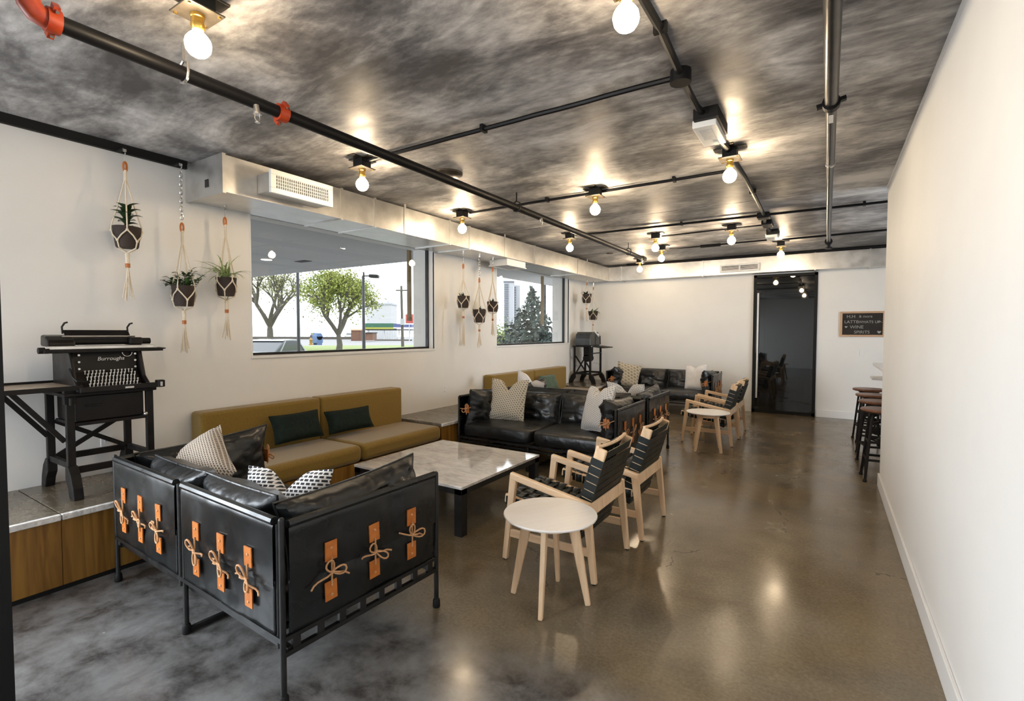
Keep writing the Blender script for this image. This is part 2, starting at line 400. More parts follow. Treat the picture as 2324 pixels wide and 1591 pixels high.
# left wall with two window openings, as pieces of one mesh
W1, W2, WZ0, WZ1, XO = (2.60, 5.13), (6.64, 9.28), 1.265, 2.625, -4.90
lw = MB()
ys = [-3.2, -2.6, .2, W1[0], W1[1], W2[0], W2[1], YF + .2]
for i in range(7):
    if i == 1: lw.box(XO, XL, ys[i], ys[i + 1], 0, .48); lw.box(XO, XL, ys[i], ys[i + 1], WZ1, 2.98)
    elif i in (3, 5): lw.box(XO, XL, ys[i], ys[i + 1], 0, WZ0); lw.box(XO, XL, ys[i], ys[i + 1], WZ1, 2.98)
    else: lw.box(XO, XL, ys[i], ys[i + 1], 0, 2.98)
S('wall_left', lw, 'wall', 'long white left wall with two deep window openings')
S('wall_far', MB().box(XL, 4.0, YF, YF + .2, 0, 2.98), 'wall', 'white far wall with the black glass door')
S('wall_right', MB().box(.456, .62, -3.2, 5.97, 0, 2.885), 'wall', 'white right wall close to the camera, ending short of the bar')
S('wall_bar', MB().box(4.0, 4.2, -3.2, 5.5, 0, 2.98).box(4.0, 4.2, 7.3, YF + .2, 0, 2.98).box(4.0, 4.2, 5.5, 7.3, 0, .9).box(4.0, 4.2, 5.5, 7.3, 2.6, 2.98), 'wall', 'white wall behind the bar')  # unseen opening added here to bring in extra daylight
bw = MB()                                                    # wall behind the camera with its glazed storefront opening
bw.box(XL, -4.35, -3.4, -3.2, 0, 2.98); bw.box(-2.95, 4.0, -3.4, -3.2, 0, 2.98); bw.box(-4.35, -2.95, -3.4, -3.2, 2.6, 2.98); bw.box(-4.35, -2.95, -3.4, -3.2, 0, .3)
S('wall_near', bw, 'wall', 'white wall behind the camera with one tall window opening')
S('trim_1', MB().box(.447, .63, -3.2, 5.98, 2.872, ZC), 'trimwhite', 'thin shadow bead along the top of the right wall')
S('trim_2', MB().box(XL - .001, XL + .035, -3.2, 2.06, 2.835, ZC), 'blackpaint', 'black band along the top of the left wall')
S('baseboard_right', MB().box(.440, .456, -3.2, 5.985, 0, .125).box(.440, .62, 5.97, 5.985, 0, .125), 'trimwhite', 'white baseboard of the right wall', bevel=.004)
S('baseboard_far', MB().box(-3.7, -1.2, YF - .014, YF, 0, .13).box(-.15, 4.0, YF - .014, YF, 0, .13), 'trimwhite', 'white baseboard of the far wall', bevel=.003)
S('trim_3', MB().box(-2.715, -2.62, .50, .545, 0, ZC), 'blackpaint', 'black steel door jamb at the left edge beside the camera')
for n, (a, b) in ((1, W1), (2, W2)):
    wn = D.objects.new('window_%d' % n, None); COL.objects.link(wn); wn['kind'] = 'structure'
    wn['label'] = ('large fixed window facing the parking lot trees', 'window facing the dark spruce')[n - 1]
    WORLDLOC[wn.name] = (0, 0, 0)
    f = MB(); fx0, fx1, t = -4.66, -4.615, .03
    f.box(fx0, fx1, a, b, WZ0, WZ0 + t); f.box(fx0, fx1, a, b, WZ1 - .02, WZ1); f.box(fx0, fx1, a, a + .02, WZ0, WZ1); f.box(fx0, fx1, b - .02, b, WZ0, WZ1)
    P('window_frame', f, 'black', wn)
    P('glass', MB().box(-4.642, -4.636, a + .02, b - .02, WZ0 + t, WZ1 - .02), 'pane', wn)
    P('sill', MB().box(-4.612, XL + .012, a - .012, b + .012, WZ0 - .022, WZ0 + .006), 'trimwhite', wn, bevel=.004)
    c = MB()
    for y0, y1 in ((a - .012, a), (b, b + .012)): c.box(XL - .02, XL + .006, y0, y1, WZ0, 2.575)
    P('casing', c, 'trimwhite', wn)

# door
dr = D.objects.new('door_1', None); COL.objects.link(dr); dr['kind'] = 'structure'; dr['label'] = 'tall black glass door in the far wall'
WORLDLOC[dr.name] = (0, 0, 0)
dx0, dx1, dz = -1.185, -.165, 2.56
f = MB(); f.box(dx0, dx0 + .05, YF - .03, YF + .05, 0, dz).box(dx1 - .05, dx1, YF - .03, YF + .05, 0, dz).box(dx0, dx1, YF - .03, YF + .05, dz - .05, dz).box(dx0, dx1, YF - .03, YF + .05, 0, .06)
P('door_frame', f, 'blackpaint', dr)
P('door_panel', MB().box(dx0 + .05, dx1 - .05, YF - .020, YF - .008, .06, dz - .05), 'doorglass', dr)
P('door_stile', MB().box(dx0 + .05, dx0 + .19, YF - .026, YF - .021, .06, dz - .05).box(dx1 - .11, dx1 - .05, YF - .026, YF - .021, .06, dz - .05), 'doorglass', dr)
h = MB(); hx = dx0 + .085; h.cyl((hx, YF - .09, .28), (hx, YF - .09, 2.22), .016, 10)
for z in (.45, 2.05): h.cyl((hx, YF - .09, z), (hx, YF - .025, z), .01, 8)
M['brushed'] = mat('brushed_steel', (.72, .71, .69), rough=.5, metal=.4)
P('door_handle', h, 'brushed', dr, smooth=True, label='long brushed vertical pull handle')


# ================================================================== PLATFORM
pf = T('platform', 'raised oak fronted platform with grey stone top along the left wall', 'platform', (-4.1, 5.3, 0))
XP = -3.70
NOTCH = ((2.03, 4.33), (6.24, 8.79))                      # sunken bays that hold the bench cushions
solid_ = ((-3.19, 2.03), (4.33, 6.24), (8.79, YF - .001))
for a, b in solid_: P('core', MB().box(XL, XP - .03, a, b, 0, .40), 'blackpaint', pf, world=True)
for a, b in NOTCH: P('core', MB().box(XL, XP - .03, a, b, 0, .262), 'blackpaint', pf, world=True)
for (p0, p1), cuts in zip(solid_, ((-3.19, -1.3, -.55, .28, .985, 1.52, 2.03), (4.33, 4.97, 5.60, 6.24), (8.79, 9.5, YF - .002))):
    for a, b in zip(cuts, cuts[1:]):
        P('top_slab', MB().box(XL + .001, XP - .018, a + .003, b - .003, .401, .445), 'slab', pf, world=True, bevel=.003)
        P('edge_strip', MB().box(XP - .018, XP + .012, a + .0025, b - .0025, .412, .446), 'edge', pf, world=True, bevel=.004)
        P('front_panel', MB().box(XP - .028, XP - .004, a + .0015, b - .0015, .03, .408), 'oak', pf, world=True)
for p0, p1 in NOTCH:
    for i in range(4):
        a, b = p0 + (p1 - p0) * i / 4, p0 + (p1 - p0) * (i + 1) / 4
        P('front_panel', MB().box(XP - .028, XP - .004, a + .0015, b - .0015, .03, .262), 'oak', pf, world=True)
    for y in (p0 - .001, p1 - .011): P('bay_cheek', MB().box(XL + .001, XP - .004, y, y + .012, .262, .40), 'oak', pf, world=True)
P('toe_rail', MB().box(XP - .03, XP - .012, -3.19, YF - .002, 0, .03), 'blackpaint', pf, world=True)


# ================================================================== DUCT
XD, ZD0, ZD1, YD = -3.955, 2.578, 2.862, 10.03
du = T('air_duct', 'galvanised rectangular air duct running above the windows', 'duct', (-4.2, 6, 2.578))
seams = [2.07, 3.17, 3.585, 4.78, 5.18, 6.88, 8.48, YD]
for i, (a, b) in enumerate(zip(seams, seams[1:])):
    P('duct_section', MB().box(XL + .002, XD, a + .002, b - .002, ZD0, ZD1), 'steel', du, world=True)
for s_ in seams[:-1]:
    P('flange', MB().box(XL + .002, XD + .012, s_ - .013, s_ + .013, ZD0 - .012, ZD1 + .008), 'steel', du, world=True, label='raised joint flange')
P('end_stamp', MB().box(-4.20, -4.15, 2.052, 2.056, 2.64, 2.70), 'dark', du, world=True)
for y in (4.0, 6.0, 8.9): P('hanger_strap', MB().box(XD - .002, XD + .006, y, y + .03, ZD0, ZC), 'steel', du, world=True)
fd = T('air_duct', 'galvanised duct crossing the far wall above the black door', 'duct', (-1, 10.15, 2.578))
fs_ = [XD, -3.68, -2.05, -.21, .56, 2.2, 3.99]
for a, b in zip(fs_, fs_[1:]): P('duct_section', MB().box(a + .002, b - .002, YD, YF - .002, ZD0, ZD1), 'steel', fd, world=True)
for s_ in fs_[1:-1]: P('flange', MB().box(s_ - .013, s_ + .013, YD - .012, YF - .002, ZD0 - .012, ZD1 + .008), 'steel', fd, world=True)


def vent(label, y0, y1, z0, z1, xf, xb):
    t = T('air_vent', label, 'vent', (xb, (y0 + y1) / 2, z0))
    P('boot', MB().box(xb, xf - .03, y0, y1, z0 + .01, z1 - .01), 'steel', t, world=True)
    fr = MB(); e = .032
    fr.box(xf - .03, xf, y0 - .012, y1 + .012, z1 - e, z1 + .008).box(xf - .03, xf, y0 - .012, y1 + .012, z0 - .008, z0 + e)
    fr.box(xf - .03, xf, y0 - .012, y0 + e, z0 + e, z1 - e).box(xf - .03, xf, y1 - e, y1 + .012, z0 + e, z1 - e)
    P('grille_frame', fr, 'white', t, world=True, bevel=.003)
    P('grille_back', MB().box(xf - .03, xf - .022, y0 + e, y1 - e, z0 + e, z1 - e), 'dark', t, world=True)
    g = MB(); n = 26
    for i in range(n + 1):
        yy = y0 + e + (y1 - y0 - 2 * e) * i / n; g.box(xf - .02, xf - .004, yy - .003, yy + .003, z0 + e, z1 - e)
    for i in range(5):
        zz = z0 + e + (z1 - z0 - 2 * e) * i / 4; g.box(xf - .016, xf - .006, y0 + e, y1 - e, zz - .0028, zz + .0028)
    P('grille_bars', g, 'white', t, world=True, stuff=True)
    return t


vent('white grilled air vent nearest the camera, on the duct over the large window', 2.34, 2.90, 2.612, 2.782, -3.745, XD + .003)
t = T('air_vent', 'white downward air diffuser box hanging under the duct at the second window', 'vent', (-4.14, 6.4, 2.48))
P('boot', MB().box(-4.30, -3.99, 6.13, 6.66, 2.492, ZD0 - .001), 'white', t, world=True, bevel=.004)
P('face_frame', MB().box(-4.31, -3.98, 6.12, 6.16, 2.476, 2.492).box(-4.31, -3.98, 6.63, 6.67, 2.476, 2.492).box(-4.31, -4.27, 6.16, 6.63, 2.476, 2.492).box(-4.02, -3.98, 6.16, 6.63, 2.476, 2.492), 'white', t, world=True)
for i in range(6): P('louver', MB().bar((-4.25 + i * .042, 6.16, 2.484), (-4.25 + i * .042, 6.63, 2.484), .026, .004, up=(.5, 0, 1)), 'white', t, world=True)
t = T('air_vent', 'white twin slot vent on the far duct beside the black door', 'vent', (-1.4, YD, 2.62))
f = MB(); f.box(-1.735, -1.06, YD - .05, YD - .014, 2.725, 2.755).box(-1.735, -1.06, YD - .05, YD - .014, 2.615, 2.645).box(-1.735, -1.70, YD - .05, YD - .014, 2.645, 2.725).box(-1.095, -1.06, YD - .05, YD - .014, 2.645, 2.725).box(-1.41, -1.385, YD - .05, YD - .014, 2.645, 2.725)
P('vent_frame', f, 'white', t, world=True, bevel=.003)
P('vent_back', MB().box(-1.70, -1.095, YD - .022, YD - .014, 2.645, 2.725), 'dark', t, world=True)
g = MB()
for i in range(4): g.box(-1.70, -1.095, YD - .04, YD - .024, 2.653 + i * .018, 2.659 + i * .018)
P('slats', g, 'steel', t, world=True, stuff=True)
P('boot', MB().box(-1.73, -1.065, YD - .014, YD - .003, 2.62, 2.75), 'white', t, world=True)

# ================================================================== CEILING LIGHTS
LP = [(-2.235, 1.078, 'nearest fixture at the top left, beside the red pipe elbow'), (-.672, 1.858, 'fixture at the very top edge of the picture, above the conduit spine'),
      (-3.21, 2.78, 'fixture over the large window beside the first air vent'), (-1.94, 4.555, 'fixture alone on the conduit in the middle of the ceiling'),
      (-.657, 4.12, 'fixture touching the nearer white ceiling box'), (-3.60, 4.58, 'fixture against the duct at the end of the large window'),
      (-3.115, 6.42, 'fixture over the second window beyond the black pipe'), (-2.09, 7.07, 'at the left end of the nearer short conduit'),
      (-2.30, 8.12, 'at the left end of the short conduit behind that'), (-1.084, 7.02, 'fixture on the short conduit left of the spine bend'),
      (-.637, 8.70, 'fixture beneath the spine end in front of the door'), (-3.05, 9.32, 'farthest fixture in the duct corner')]


def light_fixture(label):
    t = T('bulb_light', label, 'ceiling light', (0, 0, ZC), 0, 'exposed bulb ceiling lights')
    P('ceiling_plate', MB().box(-.115, .115, -.04, .04, -.010, -.0005).box(-.04, .04, -.115, .115, -.0098, -.0006), 'bronze', t, bevel=.002)
    P('box', MB().box(-.05, .05, -.05, .05, -.080, -.0105), 'blackpaint', t, bevel=.004)
    lp = P('lower_plate', MB().box(-.075, .075, -.075, .075, -.088, -.0805), 'bronze', t, bevel=.002)
    s = MB()
    for x in (-1, 1):
        for y in (-1, 1): s.cyl((x * .058, y * .058, -.093), (x * .058, y * .058, -.088), .006, 8)
    P('screws', s, 'brass', lp)
    P('socket', MB().lathe([(.024, -.0885), (.027, -.0885), (.027, -.10), (.0235, -.103), (.0235, -.125), (.027, -.128), (.027, -.140), (.021, -.152)], seg=16), 'brass', t, smooth=True, label='brass lamp socket')
    P('bulb', MB().lathe([(.014, -.150), (.018, -.158), (.034, -.172), (.046, -.19), (.0505, -.21), (.046, -.232), (.034, -.249), (.018, -.2585), (.002, -.261)], seg=14), 'bulb', t, smooth=True, label='lit round globe bulb')
    return t


L0 = None
for x, y, d in LP:
    lab = 'globe bulb light, ' + d
    if L0 is None: L0 = light_fixture(lab); L0.location = (x, y, ZC)
    else: copy_tree(L0, (x, y, ZC), 0, lab)

# ================================================================== PIPES AND CONDUITS
ZQ = 2.872


def conduit(label, pts, r=.014, straps=()):
    t = T('conduit', label, 'conduit', pts[0], 0, 'black ceiling conduits')
    P('tube', MB().tube(pts, r, 8), 'pipe', t, world=True, smooth=True)
    for (x, y, ax) in straps:
        b = MB()
        if ax == 'x': b.box(x - .012, x + .012, y - .03, y + .03, ZQ - .018, ZC - .001)
        else: b.box(x - .03, x + .03, y - .012, y + .012, ZQ - .018, ZC - .001)
        P('strap', b, 'pipe', t, world=True)
    return t


def wob(x0, x1, y0, y1, n=14, a=.008):
    return [(x0 + (x1 - x0) * i / n + (a * nz(i * .9, x0, y0) if abs(y1 - y0) > 1 else 0), y0 + (y1 - y0) * i / n + (a * nz(i * .7, y0, x0) if abs(x1 - x0) > 1 else 0), ZQ) for i in range(n + 1)]


conduit('thin black conduit from the first window light to the spine', wob(-3.14, -.74, 2.78, 2.775), .016, [(-2.0, 2.78, 'x')])
conduit('thin black conduit from the duct light through the middle light', wob(-3.52, -.74, 4.62, 4.60), .014, [(-2.5, 4.61, 'x'), (-1.2, 4.61, 'x')])
conduit('long black conduit from over the second window to beyond the right wall', [(-3.05, 6.45, ZQ)] + wob(-2.7, 2.4, 6.50, 6.58), .014, [(-1.6, 6.53, 'x'), (.3, 6.55, 'x')])
conduit('short black conduit ending at two lights left of the spine bend', wob(-2.04, -.72, 7.20, 7.13, 8), .011)
conduit('black conduit behind it with a swollen splice', wob(-2.24, -.74, 8.39, 8.32, 8), .012)
conduit('black conduit from the second ceiling box towards the bar', wob(-.60, 3.0, 8.40, 8.26, 10), .014)
conduit('farthest black conduit along the far duct', wob(-3.5, 3.2, 9.86, 9.80, 18), .018)
P('tube', MB().tube([(-1.75 + i * .05, 8.37, ZQ - .002) for i in range(7)], .024, 8), 'pipe', D.objects['conduit.004'], world=True, smooth=True)
sp = [(-.64, -3.1, ZQ), (-.64, .5, ZQ), (-.655, 1.5, ZQ), (-.672, 2.06, ZQ), (-.67, 2.3, ZQ), (-.692, 2.76, ZQ), (-.70, 3.0, ZQ), (-.703, 3.2, ZQ), (-.675, 3.42, ZQ), (-.70, 3.7, ZQ), (-.665, 4.0, ZQ), (-.66, 4.4, ZQ), (-.648, 4.85, ZQ), (-.652, 5.8, ZQ), (-.66, 6.55, ZQ), (-.70, 7.1, ZQ), (-.69, 7.6, ZQ)]
t = conduit('main black conduit spine running lengthwise over the chairs', sp, .02, [(-.67, 2.3, 'y'), (-.68, 3.3, 'y'), (-.65, 5.4, 'y')])
P('junction', MB().cyl((-.695, 2.77, ZQ - .04), (-.695, 2.77, ZC - .001), .055, 12), 'pipe', t, world=True, smooth=True)
P('junction', MB().box(-.735, -.60, 6.50, 6.64, ZQ - .035, ZC - .001), 'pipe', t, world=True, bevel=.01)
P('junction', MB().box(-.735, -.615, 6.95, 7.22, ZQ - .03, ZC - .001), 'pipe', t, world=True, bevel=.01)

for lab, y0, y1, x in (('nearer white electrical box on the ceiling with a printed label', 3.33, 3.70, -.685), ('farther small white electrical box on the ceiling spine', 7.66, 7.94, -.68)):
    t = T('electrical_box', lab, 'electrical box', (x, (y0 + y1) / 2, 2.80), .0)
    P('backing', MB().box(x - .06, x + .085, y0 - .04, y1 - .06, 2.83, ZC - .0005), 'blackpaint', t, world=True)
    P('housing', MB().box(x - .075, x + .070, y0, y1, 2.795, 2.845), 'white', t, world=True, bevel=.006)
    P('printed_label', MB().box(x - .045, x + .030, y0 + .06, y1 - .13, 2.7930, 2.7945), mat('label_grey', (.45, .46, .48), (.62, .63, .65), 60, rough=.6, stretch=(1, 4, 1)), t, world=True)
    P('latch', MB().box(x + .0, x + .03, y1 - .07, y1 - .02, 2.788, 2.7945), 'white', t, world=True)

# red-coupled sprinkler pipe
XS, ZS = -2.672, 2.752
sprk = T('sprinkler_pipe', 'black sprinkler pipe with red couplings crossing the ceiling above the sofas', 'pipe', (XS, 4.5, ZS))
P('tube', MB().cyl((XS, .72, ZS), (XS - .015, 8.33, ZS), .034, 16), 'pipe', sprk, world=True, smooth=True)
P('tube', MB().cyl((XS + .01, .655, ZS + .06), (XS + .012, .655, ZC - .001), .034, 14), 'greypipe', sprk, world=True, smooth=True)


def coupling(par, c, d, r=.034, w_=.045):
    c = Vector(c); d = Vector(d).normalized(); u = d.orthogonal().normalized(); mb = MB()
    mb.tube([c - d * w_ / 2, c - d * w_ * .45, c + d * w_ * .45, c + d * w_ / 2], r * 1.42, 16)
    k = P('coupling', mb, 'red', par, world=True, smooth=True, label='orange red pipe coupling')
    v = d.cross(u)
    for s_ in (-1, 1):
        q = c + u * (s_ * r * 1.5); b = MB().bar(q - v * .02, q + v * .02, .03, .022, up=d)
        P('bolt_lug', b, 'red', k, world=True)
        P('bolt', MB().cyl(q - v * .032, q + v * .032, .006, 6), 'nickel', k, world=True)
    return k


coupling(sprk, (XS, .735, ZS), (0, 1, 0)); coupling(sprk, (XS + .01, .655, ZS + .085), (0, 0, 1)); coupling(sprk, (XS - .005, 1.735, ZS), (0, 1, 0), w_=.055)
P('elbow', MB().tube([(XS, .74, ZS), (XS, .71, ZS), (XS, .685, ZS + .008), (XS + .004, .665, ZS + .03), (XS + .01, .655, ZS + .07)], .040, 16), 'red', sprk, world=True, smooth=True, label='orange red pipe elbow')
for y, kind in ((1.57, 0), (4.75, 0), (8.2, 0)):
    b = MB(); b.cyl((XS + .02, y, ZS - .025), (XS + .03, y, ZS - .065), .016, 10); b.cyl((XS + .03, y, ZS - .065), (XS + .03, y, ZS - .075), .022, 10)
    b.tube([(XS + .03, y - .012, ZS - .075), (XS + .03, y - .014, ZS - .10), (XS + .03, y, ZS - .115), (XS + .03, y + .014, ZS - .10), (XS + .03, y + .012, ZS - .075)], .0035, 6)
    b.cyl((XS + .03, y, ZS - .114), (XS + .03, y, ZS - .118), .014, 10)
    P('sprinkler_head', b, 'nickel', sprk, world=True, smooth=True)
for y in (1.22, 4.28, 7.6):
    b = MB(); b.tube([(XS, y + .045 * 0, ZC - .002), (XS, y, ZS + .06), (XS + .04, y, ZS + .04), (XS + .043, y, ZS), (XS + .03, y, ZS - .034), (XS, y, ZS - .043), (XS - .03, y, ZS - .034), (XS - .043, y, ZS), (XS - .04, y, ZS + .04), (XS, y, ZS + .062)], .0065, 6)
    P('hanger', b, 'nickel' if y < 2 else 'pipe', sprk, world=True, smooth=True)
P('end_fitting', MB().cyl((XS - .015, 8.33, ZS), (XS - .015, 8.45, ZS), .045, 12), 'bronze', sprk, world=True, smooth=True)

XR, ZR = -.012, 2.82
rp = T('sprinkler_pipe', 'straight dark grey pipe running overhead towards the far wall, right of the spine', 'pipe', (XR, 4, ZR))
P('tube', MB().cyl((XR, -3.1, ZR), (XR, 3.45, ZR), .034, 16), 'greypipe', rp, world=True, smooth=True)
P('tube', MB().cyl((XR, 3.45, ZR), (XR, 4.64, ZR), .029, 16), 'greypipe', rp, world=True, smooth=True)
P('tube', MB().cyl((XR - .003, 4.64, ZR), (XR - .008, 8.62, ZR), .026, 16), 'greypipe', rp, world=True, smooth=True)
b = MB().cyl((XR, 3.42, ZR), (XR, 3.47, ZR), .046, 14); b.bar((XR - .072, 3.445, ZR - .01), (XR + .072, 3.445, ZR + .015), .035, .02); P('flange', b, 'pipe', rp, world=True, smooth=True)
P('paper_tag', MB().box(XR - .012, XR + .012, 3.55, 3.68, ZR - .031, ZR - .0295), 'white', rp, world=True)
P('collar', MB().cyl((XR, 4.62, ZR), (XR, 4.66, ZR), .036, 14), 'nickel', rp, world=True, smooth=True)
P('end_fitting', MB().cyl((XR - .008, 8.60, ZR), (XR - .008, 8.68, ZR), .05, 12).cyl((XR - .008, 8.66, ZR - .08), (XR - .008, 8.66, ZC - .001), .026, 10).cyl((XR - .008, 8.66, ZR - .1), (XR - .008, 8.66, ZR - .075), .045, 10), 'pipe', rp, world=True, smooth=True)
tag(P('ceiling_disc', MB().lathe([(.135, 2.8995), (.135, 2.885), (.10, 2.868), (.02, 2.864)], (-2.87, 3.44, 0), 24), 'bronze', smooth=True), 'round dark disc on the ceiling behind the black sprinkler pipe', 'ceiling disc')
tag(P('ceiling_disc', MB().lathe([(.055, 2.8995), (.055, 2.885), (.02, 2.88)], (-3.30, 8.43, 0), 16), 'bronze', smooth=True), 'small dark disc on the ceiling near the far duct corner', 'ceiling disc')


# ================================================================== CUSHIONS
def pillow_mesh(w_, h_, t_, n=18, chop=0.0, wr=.006, seed=0, pinch=.07, cw=.28):
    mb = MB(); hw, hh = w_ / 2, h_ / 2
    def pt(u, v, s):
        x = hw * u * (1 - pinch * (1 - v * v)); y = hh * v * (1 - pinch * (1 - u * u))
        th = max(0.0, (1 - u ** 4) * (1 - v ** 4)) ** .5
        e = (abs(u) ** 6 + abs(v) ** 6)
        z = s * (t_ / 2 * th) + wr * th * nz(u * 2.2 + seed, v * 2.2, s) + wr * .8 * nz(u * 7 + seed, v * 5, s * 3) * min(1, th * 2)
        if chop:
            k = math.exp(-(u / cw) ** 2) * max(0, (v + .3) / 1.3) ** 2
            y -= chop * k; z *= (1 - .25 * k)
            x -= .10 * hw * u * k
        return (x, y, z)
    for s in (1, -1): mb.grid(lambda a, b, s=s: pt(2 * a - 1, 2 * b - 1, s), n, n)
    edge = [pt(-1 + 2 * i / n, -1, 1) for i in range(n)] + [pt(1, -1 + 2 * i / n, 1) for i in range(n)] + [pt(1 - 2 * i / n, 1, 1) for i in range(n)] + [pt(-1, 1 - 2 * i / n, 1) for i in range(n)]
    return mb, edge


def box_cushion(w_, d_, t_, r=.045, bulge=.02, wr=.006, seed=0, n=16):
    """soft upholstered block, base at z=0"""
    mb = MB(); vs = []
    def sgn(x, p): return math.copysign(abs(x) ** p, x)
    NU, NV = 40, 18
    for j in range(NV + 1):
        ph = -PI / 2 + PI * j / NV
        for i in range(NU):
            th = 2 * PI * i / NU
            ex, ez = .22, .28
            cx = sgn(math.cos(th), ex) * sgn(math.cos(ph), ez); cy = sgn(math.sin(th), ex) * sgn(math.cos(ph), ez); cz = sgn(math.sin(ph), ez)
            k = (1 - min(1, abs(cx)) ** 3) * (1 - min(1, abs(cy)) ** 3)
            x, y, z = cx * w_ / 2, cy * d_ / 2, cz * t_ / 2
            z += (bulge * k if cz > 0 else 0) + wr * nz(x * 7 + seed, y * 7, z * 5)
            vs.append((x, y, z + t_ / 2))
    fs = [(j * NU + i, j * NU + (i + 1) % NU, (j + 1) * NU + (i + 1) % NU, (j + 1) * NU + i) for j in range(NV) for i in range(NU)]
    return mb.add(vs, fs)


def rounded_block(w_, d_, t_, r=.03, n=3):
    """tight foam block with rounded edges; base z=0, subdivided enough for a bevel"""
    return MB().box(-w_ / 2, w_ / 2, -d_ / 2, d_ / 2, 0, t_)


def throw(name, label, m, w_, h_, t_, loc, rot, chop=0.0, seed=0, group=None, piping=True, cat='pillow', cw=.28):
    mb, edge = pillow_mesh(w_, h_, t_, chop=chop, seed=seed, cw=cw)
    o = P(name, mb, m, smooth=True); o.rotation_mode = 'QUATERNION'
    o.location = loc; o.rotation_quaternion = rot.to_quaternion() if hasattr(rot, 'to_quaternion') else rot
    tag(o, label, cat, group); WORLDLOC[o.name] = tuple(loc)
    if piping: P('piping', MB().tube(edge, .005, 6, closed=True), m, o, smooth=True)
    return o


def frame_axes(normal, up=(0, 0, 1), roll=0.0):
    """rotation whose local z is the pillow normal and local y its upward edge"""
    n = Vector(normal).normalized(); u = Vector(up); u = (u - n * u.dot(n)).normalized(); x = u.cross(n)
    m = Matrix((x, u, n)).transposed()
    return m @ Matrix.Rotation(roll, 3, 'Z')


# ================================================================== BENCHES
def bench(label, y0, y1, group):
    t = T('ochre_bench', label, 'bench', (-4.1, (y0 + y1) / 2, .263), 0, group)
    ym = (y0 + y1) / 2
    for a, b in ((y0, ym), (ym, y1)):
        P('seat_cushion', MB().box(-4.305, XP + .010, a + .004, b - .004, .263, .428), 'ochre', t, world=True, bevel=.052, seg=5, smooth=True)
        P('back_cushion', MB().box(XL + .012, -4.31, a + .004, b - .004, .263, .828), 'ochre', t, world=True, bevel=.03, seg=4, smooth=True)
    return t


# ================================================================== SOFAS
def lace(seed):
    rnd = random.Random(seed); mb = MB(); r = .0042
    def o2(s, z, o): return (s, o, z)
    mb.tube([o2(.004 * nz(i, seed), .062 - .124 * i / 6, .012) for i in range(7)], r, 6)
    for k, base in enumerate((2.3, -.5)):
        a = base + rnd.uniform(-.5, .5); L_ = rnd.uniform(.05, .075); wd = rnd.uniform(.018, .03); pts = []
        for i in range(13):
            q = 2 * PI * i / 12; u = L_ * (1 - math.cos(q)) / 2; v = wd * math.sin(q) * (.4 + .6 * (1 - math.cos(q)) / 2)
            pts.append(o2(u * math.cos(a) - v * math.sin(a), u * math.sin(a) + v * math.cos(a), .014 + .018 * math.sin(q / 2)))
        mb.tube(pts, r, 6)
    for base in (-.15, 2.95):
        a = base + rnd.uniform(-.35, .35); L_ = rnd.uniform(.07, .105); dr_ = rnd.uniform(-.02, .03)
        mb.tube([o2(L_ * i / 6 * math.cos(a), L_ * i / 6 * math.sin(a) - dr_ * (i / 6) ** 2, .018 + .01 * math.sin(i)) for i in range(7)], r, 6)
    mb.sph(o2(0, 0, .016), .010, 8, 6)
    return mb


def tie(parent, fr, seed):
    """two leather tabs and a bow; fr maps (along, out, up) to local space as a 4x4"""
    for sgn_ in (1, -1):
        mb = MB(); z0 = .048 if sgn_ > 0 else -.123; tw = random.Random(seed + sgn_).uniform(-.06, .06)
        mb.box(-.029, .029, .004, .009, 0, .082); mb.xf(Matrix.Rotation(tw, 4, 'Y')); mb.xf(Matrix.Translation((0, 0, z0)))
        mb.xf(fr); tb = P('leather_tab', mb, 'tan', parent, label='orange tan leather tab')
    b = MB(); b.lathe([(.006, .009), (.006, .012), (.003, .0135)], (0, 0, 0), 8, axis=1)
    lb = lace(seed); n = len(lb.v)
    for zz in (.10, -.10):
        k = MB().lathe([(.0065, .0088), (.006, .012), (.002, .0135)], (0, 0, 0), 8, axis=1).xf(Matrix.Translation((0, 0, zz))); lb.add(k.v, k.f)
    lb.xf(fr); P('lace', lb, 'cord', parent, smooth=True, label='knotted tan leather lace')


def sling(parent, name, L_, fr, seed, nties=3, ties=True, zb=.285, zt=.748):
    mid = .478
    def low(u, v):
        s = L_ * (u - .5); z = zb + (mid + .03 - zb) * v
        o = .007 * math.sin(PI * v) * math.sin(PI * u) + .016 * nz(s * 6 + seed, z * 8) * math.sin(PI * u) + .005 * nz(s * 18 + seed, z * 9)  * math.sin(PI * u)
        return (s, o, z)
    def upp(u, v):
        s = L_ * (u - .5); z = mid + (zt - mid) * v
        o = .009 + .010 * math.sin(PI * min(1, v * 1.2)) * math.sin(PI * u) * (1 - v) + .010 * nz(s * 5 + seed + 9, z * 7) * math.sin(PI * u) + .004 * nz(s * 20 + seed, z * 8) * math.sin(PI * u) * (1 - v)
        if v > .93: o -= (v - .93) / .07 * .012
        return (s, o, z)
    a = MB().grid(low, 44, 14); a.xf(fr); pn = P(name, a, 'sling', parent, smooth=True, solid=.004)
    b = MB().grid(upp, 44, 18); n = len(b.v)
    b.tube([(L_ * (i / 10 - .5), 0.0, zt) for i in range(11)], .018, 8); b.xf(fr)
    P('flap', b, 'sling', pn, smooth=True, solid=0)
    if ties:
        for k in range(nties):
            s = (k - (nties - 1) / 2) * .234 * (1 if nties == 3 else .5)
            tie(pn, fr @ Matrix.Translation((s, .012, mid)), seed * 10 + k)
    return pn


def rect_frame(o, along, out):
    a = Vector(along); u = Vector(out); z = Vector((0, 0, 1))
    m = Matrix((a, u, z)).transposed().to_4x4(); m.translation = o
    return m


